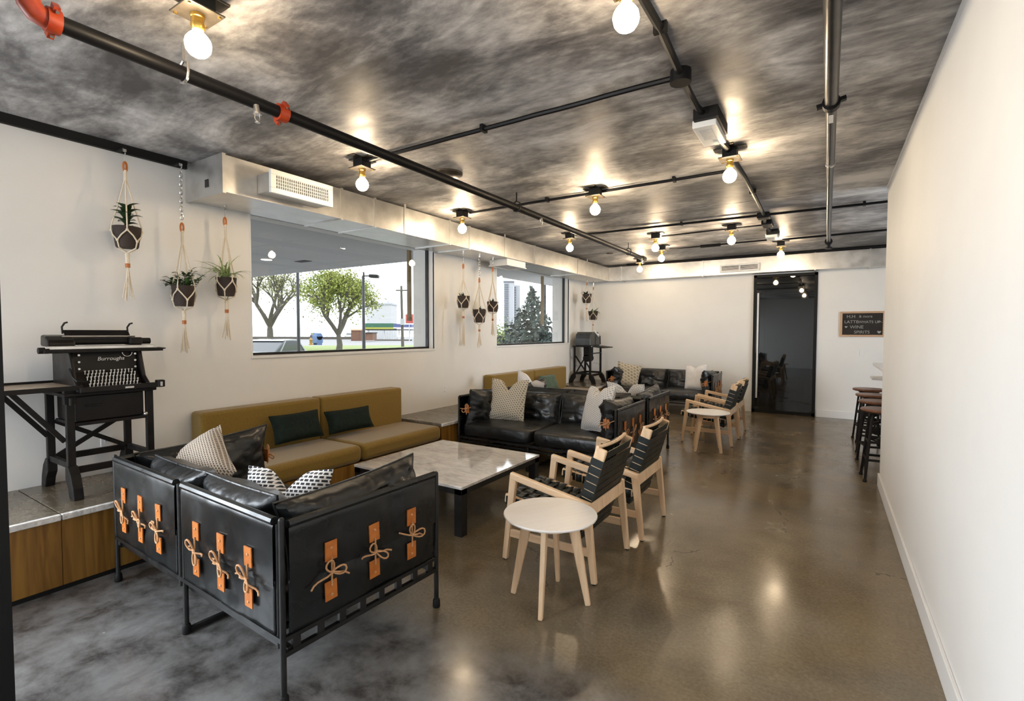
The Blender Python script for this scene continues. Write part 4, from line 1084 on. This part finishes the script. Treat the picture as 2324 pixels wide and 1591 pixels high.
P('front_seam', MB().box(-4.042, -4.036, 9.545, 9.565, za + .01, za + .20), 'blackpaint', ad, world=True)
P('lever', MB().tube([(-4.05, 9.50, za + .31), (-4.03, 9.56, za + .26), (-4.02, 9.62, za + .22), (-4.02, 9.66, za + .20)], .018, 8), 'white', ad, world=True, smooth=True, label='white hand lever')
P('printed_slip', MB().box(-4.039, -4.03, 9.64, 9.72, za + .20, za + .25), 'white', ad, world=True, bevel=.003)
P('spool', MB().cyl((-4.15, 9.80, za + .12), (-4.15, 9.92, za + .12), .05, 12), 'cover', ad, world=True, smooth=True)
P('side_bracket', MB().tube([(-4.1, 9.80, za + .19), (-4.1, 9.95, za + .20), (-4.1, 9.96, za + .02)], .01, 6), 'iron', ad, world=True, smooth=True)


# ================================================================== HANGING PLANTERS
def leaf_mesh(L_, w_, droop, az, el, base, fold=.25, n=5):
    """one bent leaf as a small two sided strip"""
    mb = MB(); vs = []; d = Vector((math.cos(az), math.sin(az), 0)); s = Vector((-math.sin(az), math.cos(az), 0)); p = Vector(base); e = el; st = L_ / n
    for i in range(n + 1):
        u = i / n; ww = w_ * math.sin(PI * min(1, .12 + .88 * u) ** .8) * (1 if u < 1 else .1) / 2 + .0006
        up = Vector((0, 0, 1)) * math.cos(e) - d * math.sin(e)
        vs += [p - s * ww + up * (ww * fold), p, p + s * ww + up * (ww * fold)]
        p = p + (d * math.cos(e) + Vector((0, 0, 1)) * math.sin(e)) * st; e -= droop / n
    fs = []
    for i in range(n):
        a = i * 3; fs += [(a, a + 1, a + 4, a + 3), (a + 1, a + 2, a + 5, a + 4)]
    return mb.add(vs, fs)


def planter(label, x, y, ztop, zloop, zjoin, zrim, zbot, zknot, ztail, r, plant, chain=False, seed=0, tail=True, lean=0.0):
    t = T('hanging_planter', label, 'planter', (x, y, zbot), 0, 'macrame hanging planters')
    rnd = random.Random(seed)
    # hook, chain and wrapped loop
    P('hook', MB().cyl((x, y, ztop), (x, y, ztop + .02), .012, 8).tube([(x, y, ztop), (x + .012, y, ztop - .012), (x, y, ztop - .025), (x - .008, y, ztop - .02)], .0035, 6), 'nickel', t, world=True, smooth=True)
    if ztop > 2.7: P('wall_bracket', MB().bar((XL + .03, y, ztop + .022), (x + .012, y, ztop + .022), .02, .012), 'blackpaint', t, world=True)
    if chain:
        z = ztop - .02; i = 0
        while z - .04 > zloop:
            lk = MB(); a = (i % 2)
            pts = [(x + (.011 * math.cos(q) if not a else 0), y + (.011 * math.cos(q) if a else 0), z - .021 + .021 * math.sin(q)) for q in [2 * PI * j / 12 for j in range(12)]]
            P('chain_link', lk.tube(pts, .0028, 5, closed=True), 'nickel', t, world=True, smooth=True); z -= .033; i += 1
    else:
        P('cord', MB().cyl((x, y, ztop - .02), (x, y, zloop), .003, 6), 'nickel', t, world=True)
    lp = [(x, y + .011 * math.sin(q), zloop - .035 + .035 * math.cos(q)) for q in [2 * PI * j / 14 for j in range(14)]]
    P('wrapped_loop', MB().tube(lp, .0075, 6, closed=True), 'tan', t, world=True, smooth=True, label='orange wrapped loop')
    # pot
    hh = zrim - zbot; po = []
    P('pot', MB().lathe([(.001, zbot), (r * .74, zbot), (r * .80, zbot + .01), (r * .97, zrim - .03), (r * 1.0, zrim), (r * .93, zrim), (r * .88, zrim - .03), (.001, zrim - .035)], (x, y, 0), 22), 'pot', t, world=True, smooth=True)
    P('soil', MB().cyl((x, y, zrim - .034), (x, y, zrim - .022), r * .90, 18), 'soil', t, world=True)
    # net: four strands, split to a diamond net, meeting beneath the pot
    nt = MB(); R_ = .0052
    nt.tube([(x, y, zloop - .06), (x, y, zjoin)], .011, 8)
    a0 = .25 + seed
    zk = zrim - hh * .20
    for k in range(4):
        a = a0 + k * PI / 2
        q0 = (x + (r * 1.03) * math.cos(a), y + (r * 1.03) * math.sin(a), zk)
        nt.tube([(x + .006 * math.cos(a), y + .006 * math.sin(a), zjoin), (x + r * .6 * math.cos(a), y + r * .6 * math.sin(a), zjoin + (zk - zjoin) * .55), (x + r * 1.0 * math.cos(a), y + r * 1.0 * math.sin(a), zrim + .01), q0], R_, 6)
        nt.sph(q0, .010, 8, 6)
        for s in (-1, 1):
            b = a + s * PI / 4; zm = zbot + hh * .30
            q1 = (x + r * .93 * math.cos(b), y + r * .93 * math.sin(b), zm)
            qm = (x + r * 1.02 * math.cos(a + s * PI / 8), y + r * 1.02 * math.sin(a + s * PI / 8), (zk + zm) / 2)
            nt.tube([q0, qm, q1], R_, 6)
            if s > 0:
                nt.sph(q1, .010, 8, 6)
                nt.tube([q1, (x + r * .78 * math.cos(b), y + r * .78 * math.sin(b), zbot - .004), (x + .012 * math.cos(b), y + .012 * math.sin(b), zbot - .03), (x, y, zbot - .05)], R_, 6)
    P('rope_net', nt, 'rope', t, world=True, smooth=True)
    if tail:
        tl = MB(); tl.cyl((x, y, zbot - .04), (x + lean * .3, y, zknot), .014, 8)
        tl.sph((x, y, zbot - .05), .017, 8, 6)
        for k in range(7):
            a = 2 * PI * k / 7; f = rnd.uniform(.5, 1.3)
            tl.tube([(x + lean * .3, y, zknot + .005), (x + lean * .6 + .012 * math.cos(a), y + .012 * math.sin(a), zknot + (ztail - zknot) * .4), (x + lean + .022 * f * math.cos(a), y + .030 * f * math.sin(a) - .0, ztail + rnd.uniform(0, .05))], .0045, 5)
        P('tassel', tl, 'rope', t, world=True, smooth=True)
        P('tassel_wrap', MB().cyl((x + lean * .3, y, zknot + .012), (x + lean * .3, y, zknot - .018), .0155, 10), 'tan', t, world=True, smooth=True)
    # plant
    base = lambda rr=.5: (x + rnd.uniform(-rr, rr) * r, y + rnd.uniform(-rr, rr) * r, zrim - .024)
    if plant == 'rubber':
        P('stem', MB().tube([(x, y, zrim - .025), (x + .006, y + .004, zrim + .09), (x, y + .008, zrim + .135)], .006, 6), 'leafd', t, world=True, smooth=True)
        for k in range(26):
            az = k * 2.4; h = .005 + .135 * k / 25; P('leaf', leaf_mesh(rnd.uniform(.08, .115), .050, 1.0, az, 1.25 - .9 * (1 - k / 25) * rnd.random() - .25, (x, y, zrim + h - .01), fold=.35), 'leafd', t, world=True, smooth=True)
    elif plant == 'bushy':
        for k in range(26):
            az = k * 2.4 + rnd.random(); L_ = rnd.uniform(.08, .17); el = rnd.uniform(.25, 1.2); b_ = base(.5)
            e_ = (b_[0] + math.cos(az) * math.cos(el) * L_, b_[1] + math.sin(az) * math.cos(el) * L_, b_[2] + math.sin(el) * L_)
            P('stem', MB().tube([b_, e_], .0022, 5), 'leafd', t, world=True)
            for j in range(6): P('leaf', leaf_mesh(rnd.uniform(.030, .046), .030, .6, rnd.uniform(0, 6.3), rnd.uniform(-.2, .8), tuple(b_[i] + (e_[i] - b_[i]) * (.4 + .6 * j / 5) for i in range(3)), n=3), 'leafd' if k % 3 else 'leafm', t, world=True)
    elif plant == 'spider':
        for k in range(34):
            az = rnd.uniform(0, 6.3); P('leaf', leaf_mesh(rnd.uniform(.17, .30), .013, rnd.uniform(.8, 2.4), az, rnd.uniform(.75, 1.5), base(.25), fold=.5, n=7), 'leafs', t, world=True)
    elif plant == 'sprigs':
        for k in range(8):
            b_ = base(.6); P('leaf', leaf_mesh(rnd.uniform(.05, .10), .022, .7, rnd.uniform(0, 6.3), rnd.uniform(.9, 1.4), b_, n=4), 'leafd', t, world=True)
    elif plant == 'trail':
        for k in range(22):
            P('leaf', leaf_mesh(rnd.uniform(.08, .17), .035, rnd.uniform(.8, 2.2), rnd.uniform(0, 6.3), rnd.uniform(.3, 1.3), base(.4), n=5), 'leafd' if seed % 2 else 'leafm', t, world=True)
    return t


XA = -4.36
planter('macrame planter with a dark rubber plant, nearest the camera', XA, 1.580, 2.81, 2.735, 2.60, 2.262, 2.110, 1.985, 1.72, .087, 'rubber', seed=1)
planter('macrame planter on a long chain with a small leaved bush', XA, 1.952, 2.81, 2.36, 2.19, 1.862, 1.700, 1.575, 1.32, .084, 'bushy', chain=True, seed=2, lean=-.0)
planter('macrame planter with a pale spider plant beside the large window', XA, 2.288, 2.557, 2.470, 2.31, 1.958, 1.802, 1.675, 1.42, .080, 'spider', seed=3)
XB = -4.20
planter('macrame planter with bare sprigs, left of the three between the windows', XB, 5.365, 2.557, 2.42, 2.20, 1.985, 1.825, 1.70, 1.30, .088, 'sprigs', seed=4)
planter('lowest macrame planter of the three between the windows', XB, 5.733, 2.557, 2.26, 2.15, 1.815, 1.630, 1.52, 1.26, .094, 'sprigs', chain=True, seed=5)
planter('macrame planter overlapping the edge of the second window', XB, 6.068, 2.557, 2.45, 2.24, 1.945, 1.795, 1.68, 1.42, .085, 'sprigs', seed=6)
planter('high macrame planter with dark leaves in the far corner past the second window', XB, 9.465, 2.557, 2.52, 2.45, 2.275, 2.095, 1.98, 1.70, .10, 'trail', seed=7)
planter('low macrame planter with green leaves above the adding machine', XB, 9.80, 2.557, 2.45, 2.20, 1.935, 1.755, 1.65, 1.50, .10, 'trail', seed=8)


# ================================================================== OUTSIDE
def gz(d):
    if d < 27: return -.30
    if d < 33: return -.30 + (d - 27) / 6 * .70
    if d < 41: return .40
    if d < 47: return .40 - (d - 41) / 6 * .65
    return -.25


gm = MB()
rad = [26.5, 27, 28.5, 30, 31.5, 33, 37, 41, 44, 47, 80, 170]
def gp(i, a): return (rad[i] * math.cos(a), rad[i] * math.sin(a), gz(rad[i]))
NA = 30; A0, A1 = math.radians(80), math.radians(196)
def gsec(i0, i1):
    mb = MB(); vs = []
    for i in range(i0, i1 + 1):
        for j in range(NA + 1): vs.append(gp(i, A0 + (A1 - A0) * j / NA))
    n = NA + 1; fs = [(i * n + j, i * n + j + 1, (i + 1) * n + j + 1, (i + 1) * n + j) for i in range(i1 - i0) for j in range(NA)]
    return mb.add(vs, fs)


S('ground', gsec(0, 9), 'grass', 'strip of lawn outside the windows')
S('pavement', MB().box(-30, -4.95, -6, 34, -.40, -.302), 'asphalt', 'pale parking lot outside the windows')
S('road', gsec(9, 11), 'asphalt', 'pale road beyond the lawn')
po = S('porch_roof', MB().box(-11.4, -4.91, -6, 6.55, 2.755, 3.1).box(-6.42, -4.91, 6.55, 16, 2.755, 3.1), 'gaslab', 'grey porch soffit outside the windows')
tag(P('soffit_light', MB().lathe([(.09, 2.7545), (.09, 2.75), (.001, 2.749)], (-8.33, 5.07, 0), 16), mat('soffit_lamp', (1, .9, .75), rough=.4, emit=((1, .85, .65), 3.0))), 'small lit downlight in the porch soffit outside', 'downlight')
tag(P('soffit_vent', MB().box(-8.1, -7.8, 5.45, 5.6, 2.748, 2.7545), 'dark'), 'small dark vent in the porch soffit outside', 'vent')
tag(P('hanging_banner', MB().box(-5.315, -5.265, 5.43, 5.475, 1.70, 2.754).box(-5.315, -5.265, 5.425, 5.48, 1.66, 1.71), 'brownsign'), 'narrow brown banner hanging from the porch at the right of the large window', 'banner')
tag(P('hanging_banner', MB().box(-5.315, -5.265, 9.52, 9.57, 1.70, 2.754).box(-5.315, -5.265, 9.515, 9.575, 1.66, 1.71), 'brownsign'), 'narrow banner hanging from the porch at the right of the second window', 'banner')


def at(px, dep, dz=None):
    """ground point in the direction of a photo column at a given depth along the view axis"""
    c = Vector((_r2.x, _r2.y, 0)) * ((px - 1162) / 1125.8) + Vector((_f.x, _f.y, 0)); p = c * dep
    return Vector((p.x, p.y, gz(p.length)))


def zat(py, dep): return 1.5 - (py - 753) * dep / 1125.8


def leaf_cloud(pts, sz, seed, flat=.0):
    rnd = random.Random(seed); mb = MB(); vs = []; fs = []
    for p in pts:
        a = Vector((rnd.gauss(0, 1), rnd.gauss(0, 1), rnd.gauss(0, 1))).normalized(); b = a.orthogonal().normalized(); s = sz * rnd.uniform(.6, 1.3); o = len(vs)
        vs += [p - a * s, p + b * s * .5, p + a * s, p - b * s * .5]; fs.append((o, o + 1, o + 2, o + 3))
    return mb.add(vs, fs)


def tree(label, px, dep, ybase, ytop, spread, m, seed, trunk, dens=1500, leaf=.10, fork=.22, dropleft=1.0):
    g = at(px, dep); zb_ = g.z; zt_ = zat(ytop, dep); H = zt_ - zb_
    t = T('street_tree', label, 'tree', (g.x, g.y, zb_)); rnd = random.Random(seed)
    mb = MB(); ends = []
    def grow(p, d, L_, r, lev):
        q = p + d * L_; md = (p + q) / 2 + Vector((rnd.uniform(-.05, .05), rnd.uniform(-.05, .05), 0)) * L_
        mb.tube([p, md, q], r, 6, r2=r * .62)
        if lev >= 2: ends.append((md, L_)); ends.append((q, L_))
        if lev == 4: return
        for i in range(3 if lev else 5):
            az = rnd.uniform(0, 6.3) if lev else i * 2 * PI / 5 + rnd.uniform(-.3, .3); tilt = rnd.uniform(.35, .75) if lev else rnd.uniform(.35, .95)
            o = d.orthogonal().normalized(); o = Matrix.Rotation(az, 3, d) @ o
            nd = (d * math.cos(tilt) + o * math.sin(tilt)).normalized(); nd = (nd + Vector((0, 0, .22))).normalized()
            grow(q, nd, L_ * (rnd.uniform(.60, .80) if lev else rnd.uniform(.9, 1.25)), r * .62, lev + 1)
    grow(Vector((0, 0, 0)), Vector((.02, 0, 1)).normalized(), H * fork, trunk, 0)
    P('trunk', mb, 'bark', t, smooth=True)
    pts = []
    for i in range(dens):
        e, L_ = rnd.choice(ends); pts.append(e + Vector((rnd.gauss(0, 1), rnd.gauss(0, 1), rnd.gauss(0, .8))) * (L_ * .55))
    P('crown', leaf_cloud(pts, leaf, seed), m, t, stuff=True)
    return t


tree('sparse spring tree at the left of the large window', 613, 31, 784, 560, 2, 'crown2', 11, .24, dens=4200, leaf=.062)
tree('leafier green tree in the middle of the large window', 768, 29, 795, 575, 2, 'crown', 23, .20, dens=8500, leaf=.078, fork=.2)


def lamp(label, px, dep, ybase, ytop, head):
    g = at(px, dep); zb_ = g.z; zt_ = zat(ytop, dep); t = T('light_pole', label, 'lamp post', (g.x, g.y, zb_))
    P('pole', MB().cyl((0, 0, 0), (0, 0, zt_ - zb_), .07, 10, r2=.055), 'black', t, smooth=True)
    P('base', MB().cyl((0, 0, -.1), (0, 0, .08), .16, 12), 'asphalt', t)
    if head:
        d = Vector((_r2.x, _r2.y, 0)); z = zt_ - zb_ - .02
        P('arm', MB().bar((0, 0, z - .12), d * .35 + Vector((0, 0, z - .12)), .05, .05), 'black', t)
        P('lamp_head', MB().bar(d * .25 + Vector((0, 0, z - .12)), d * .62 + Vector((0, 0, z - .14)), .28, .13), 'iron', t, bevel=.03)
    return t


lamp('plain dark pole between the two trees outside', 678, 20, 786, 560, False)
lamp('dark light pole with a box lamp head outside the large window', 826, 20, 790, 620, True)

# distant things
def flatbox(mb, px0, px1, dep, y0, y1, th):
    a = at(px0, dep); b = at(px1, dep); d = Vector((_f.x, _f.y, 0)).normalized() * th
    z0, z1 = zat(y1, dep), zat(y0, dep); vs = []
    for p in (a, b, b + d, a + d): vs.append((p.x, p.y, z0))
    for p in (a, b, b + d, a + d): vs.append((p.x, p.y, z1))
    return mb.add(vs, [(0, 3, 2, 1), (4, 5, 6, 7), (0, 1, 5, 4), (1, 2, 6, 5), (2, 3, 7, 6), (3, 0, 4, 7)])


def base_of(px, dep): g = at(px, dep); return (g.x, g.y, gz(g.length))


gs = T('station_canopy', 'low station canopy with green, yellow and blue bands beyond the road', 'canopy', base_of(880, 96.6))
P('fascia', flatbox(MB(), 826, 893, 96.6, 734.5, 743.5, 3), 'bandgreen', gs, world=True)
P('lower_band', flatbox(MB(), 826, 893, 96.56, 743.6, 747.5, 3), 'bandyellow', gs, world=True)
P('fascia', flatbox(MB(), 893.1, 934, 96.6, 735.5, 743.5, 3), 'bandblue', gs, world=True)
P('lower_band', flatbox(MB(), 893.1, 934, 96.56, 743.6, 746, 3), 'white', gs, world=True)
P('underside', flatbox(MB(), 826, 934, 96.64, 747.6, 750.5, 3), 'dark', gs, world=True)
for px in (836, 872, 905, 930): P('column', flatbox(MB(), px, px + 1.5, 98.7, 750, 772, .2), 'white', gs, world=True)
pb = T('pale_building', 'pale boxy building behind the station canopy', 'building', base_of(857, 117.6)); P('wall', flatbox(MB(), 832, 888, 117.6, 690, 771, 6), 'palebuild', pb, world=True)
P('parapet', flatbox(MB(), 831, 889, 117.39, 688, 692, 6.2), 'tower', pb, world=True); P('vent_stack', flatbox(MB(), 880, 883, 119.7, 683, 690, .5), 'tower', pb, world=True)
hs = T('rust_shed', 'rust red shed beside the light pole beyond the road', 'shed', base_of(845, 88.2)); P('wall', flatbox(MB(), 822, 846, 84, 757, 773, 2.5), 'rust', hs, world=True); P('roof', flatbox(MB(), 821, 847, 83.8, 755, 757, 2.8), 'dark', hs, world=True)
hs = T('rust_shed', 'orange brown shed between the leafier tree and the light pole', 'shed', base_of(806, 92.4)); P('wall', flatbox(MB(), 797, 818, 92.4, 750, 775.5, 2.5), 'rust', hs, world=True); P('roof', flatbox(MB(), 796, 819, 92.19, 748, 750.5, 2.8), 'framewood', hs, world=True)
g = base_of(914, 36); up_ = T('utility_pole', 'wooden utility pole with a crossarm outside the large window', 'utility pole', g)
P('pole', MB().cyl((g[0], g[1], g[2]), (g[0] - .1, g[1], zat(650, 36)), .11, 8, r2=.08), 'bark', up_, world=True, smooth=True)
P('crossarm', flatbox(MB(), 899, 924, 35.9, 658.5, 661.5, .12), 'bark', up_, world=True)
P('transformer', flatbox(MB(), 909, 917, 35.7, 724, 738, .4), 'tower', up_, world=True)
rs = T('road_sign', 'red and white pole sign at the right of the large window', 'sign', base_of(929, 84.0)); P('sign_panel', flatbox(MB(), 921, 938, 84.0, 714, 734, .2), 'signred', rs, world=True)
P('sign_frame', flatbox(MB(), 920, 939, 84.11, 711, 737, .15), 'white', rs, world=True); P('post', flatbox(MB(), 928, 930, 84.21, 737, 774, .15), 'tower', rs, world=True)


def car(label, px, dep, zg, yaw, m, L_=4.4, H=1.42):
    g = at(px, dep); t = T('car', label, 'car', (g.x, g.y, zg), yaw)
    w_ = 1.72; lo = [(-L_ / 2, .25), (L_ / 2, .25), (L_ / 2, .62), (L_ / 2 - .25, .78), (L_ * .22, .88), (-L_ / 2 + .1, .92), (-L_ / 2, .7)]
    P('body', MB().prism(lo, -w_ / 2, w_ / 2), m, t, bevel=.06, seg=3)
    cab = [(-L_ * .42, .88), (L_ * .24, .88), (L_ * .08, H - .06), (-L_ * .06, H), (-L_ * .22, H - .03)]
    P('cabin', MB().prism(cab, -w_ / 2 + .12, w_ / 2 - .12), 'carglass', t, bevel=.04, seg=2)
    rf = MB().prism([(-L_ * .25, H - .05), (L_ * .09, H - .07), (L_ * .05, H + .01), (-L_ * .08, H + .03), (-L_ * .22, H)], -w_ / 2 + .11, w_ / 2 - .11)
    P('roof', rf, m, t, bevel=.03)
    for x in (-L_ * .2, L_ * .085):
        for s in (-1, 1): P('pillar', MB().bar((x + (-.5 if x < 0 else .62), s * (w_ / 2 - .12), .88), (x, s * (w_ / 2 - .14), H - .04), .06, .07), m, t)
    for x in (-L_ * .32, L_ * .31):
        for s in (-1, 1):
            wv = P('wheel', MB().lathe([(.001, -.09), (.22, -.09), (.31, -.07), (.32, 0), (.31, .07), (.22, .09), (.001, .09)], (x, s * (w_ / 2 - .08), .32), 16, axis=1), 'tyre', t, smooth=True)
            P('hub', MB().lathe([(.001, -.095), (.19, -.095), (.19, .095), (.001, .095)], (x, s * (w_ / 2 - .08), .32), 12, axis=1), 'nickel', wv, smooth=True)
    for s in (-1, 1): P('tail_light', MB().box(-L_ / 2 - .02, -L_ / 2 + .05, s * .75 - .10, s * .75 + .10, .66, .80), 'signred', t)
    return t


car('silver car parked just below the left of the large window', 634, 23.2, -.302, 2.1, 'carsilver')
car('small dark car in the distance behind the blue box', 715, 118, -.25, 2.4, 'cardark')
car('small white car in the distance right of the leafier tree', 796, 112, -.25, 2.3, 'carwhite')
g = base_of(721, 28); mbx = T('mailbox', 'blue mailbox on the lawn outside', 'mailbox', (g[0], g[1], zat(784, 28)))
P('box', MB().box(-.2, .2, -.2, .2, .12, .48).add(*(lambda q: (q.v, q.f))(MB().cyl((-.2, 0, .48), (.2, 0, .48), .2, 12))), 'mailblue', mbx, smooth=True)
for sx in (-1, 1): P('leg', MB().box(sx * .17 - .025, sx * .17 + .025, -.15, .15, 0, .13), 'mailblue', mbx)
g = base_of(706, 27); hy = tag(P('fire_hydrant', MB().lathe([(.12, 0), (.12, .04), (.075, .06), (.075, .26), (.09, .28), (.07, .36), (.02, .40)], (0, 0, 0), 12), mat('hydrant_yellow', (.28, .15, .02), rough=.4), smooth=True), 'small yellow hydrant beside the blue mailbox', 'hydrant'); hy.location = (g[0], g[1], zat(784, 27))
# fence beyond the road
fn = T('pale_fence', 'long low fence line beyond the road', 'fence', base_of(700, 105.0))
P('wall', flatbox(MB(), 560, 830, 105.0, 765, 771, .3), 'bark', fn, world=True)
for i in range(20): P('post', flatbox(MB(), 566 + i * 13.5, 566.7 + i * 13.5, 104.79, 747, 765, .06), 'tower', fn, world=True)
P('top_rail', flatbox(MB(), 560, 830, 104.9, 747, 748, .05), 'tower', fn, world=True)
fn = T('picket_fence', 'pale upright railing under the station canopy', 'fence', base_of(880, 90.3))
for i in range(15): P('picket', flatbox(MB(), 851 + i * 5.6, 852 + i * 5.6, 90.3, 752, 772, .06), 'tower', fn, world=True)
P('rail', flatbox(MB(), 850, 935, 90.09, 771, 774, .1), 'bark', fn, world=True)

# window 2: towers, spruce, bush
tw = T('tower_block', 'tall pale tower block with dark window stripes left of the spruce', 'building', base_of(1152, 150))
P('wall', flatbox(MB(), 1143, 1166, 150, 640, 775, 16), 'tower', tw, world=True); P('cap', flatbox(MB(), 1142, 1167, 149.8, 638, 642, 10.2), 'towerglass', tw, world=True)
for i in range(24): P('window_band', flatbox(MB(), 1145, 1154, 149.7, 645 + i * 5.1, 648 + i * 5.1, .3), 'towerglass', tw, world=True)
tw = T('tower_block', 'narrower pale tower directly behind the spruce', 'building', base_of(1172, 158))
P('wall', flatbox(MB(), 1166.5, 1180, 158, 648, 775, 12), 'tower', tw, world=True)
for i in range(20): P('window_band', flatbox(MB(), 1168, 1171, 157.7, 652 + i * 5.6, 655 + i * 5.6, .3), 'towerglass', tw, world=True)
dep = 17; g = at(1207, dep); zb_ = g.z; zt_ = zat(641, dep)
sp_ = T('spruce_tree', 'dark blue green spruce filling the second window', 'tree', (g.x, g.y, zb_)); H = zt_ - zb_; rnd = random.Random(4)
P('trunk', MB().cyl((0, 0, 0), (0, 0, H * .97), .11, 8, r2=.01), 'bark', sp_, smooth=True)
br = MB(); pts = []
lev = 22
for i in range(lev):
    u = i / (lev - 1); z = H * (.10 + .86 * u); R_ = (1 - u) ** .85 * 1.70 + .05; nb = max(5, int(16 * (1 - u) + 4))
    for k in range(nb):
        a = 2 * PI * k / nb + i * .7 + rnd.uniform(-.15, .15); L_ = R_ * rnd.uniform(.78, 1.15); tip = Vector((L_ * math.cos(a), L_ * math.sin(a), z - .10 * L_ + .14 * L_ * L_ - .1))
        b0 = Vector((0, 0, z)); br.tube([b0, b0.lerp(tip, .6) - Vector((0, 0, .06 * L_)), tip], .014, 4, r2=.004)
        for s in range(int(15 * L_ + 4)):
            f = rnd.uniform(.18, 1.0); p = b0.lerp(tip, f); side = Vector((-math.sin(a), math.cos(a), 0)) * rnd.uniform(-1, 1) * .20 * (1.1 - f) * (L_ + .3)
            pts.append(p + side + Vector((0, 0, rnd.uniform(-.07, .02))))
P('branches', br, 'bark', sp_, stuff=True)
P('needles', leaf_cloud(pts, .085, 6), 'needles', sp_, stuff=True)
g = at(1136, 22); bs = T('bush', 'green bush left of the spruce', 'bush', (g.x, g.y, g.z)); rnd = random.Random(9)
P('stem', MB().tube([(0, 0, 0), (.05, 0, .7), (-.05, .05, 1.5)], .05, 6), 'bark', bs, smooth=True)
P('foliage', leaf_cloud([Vector((rnd.gauss(0, .26), rnd.gauss(0, .26), max(.1, rnd.gauss(1.45, .36)))) for i in range(1500)], .05, 3), 'bush', bs, stuff=True)
lamp('thin far pole to the right of the spruce tip', 1236, 22, 790, 640, False)
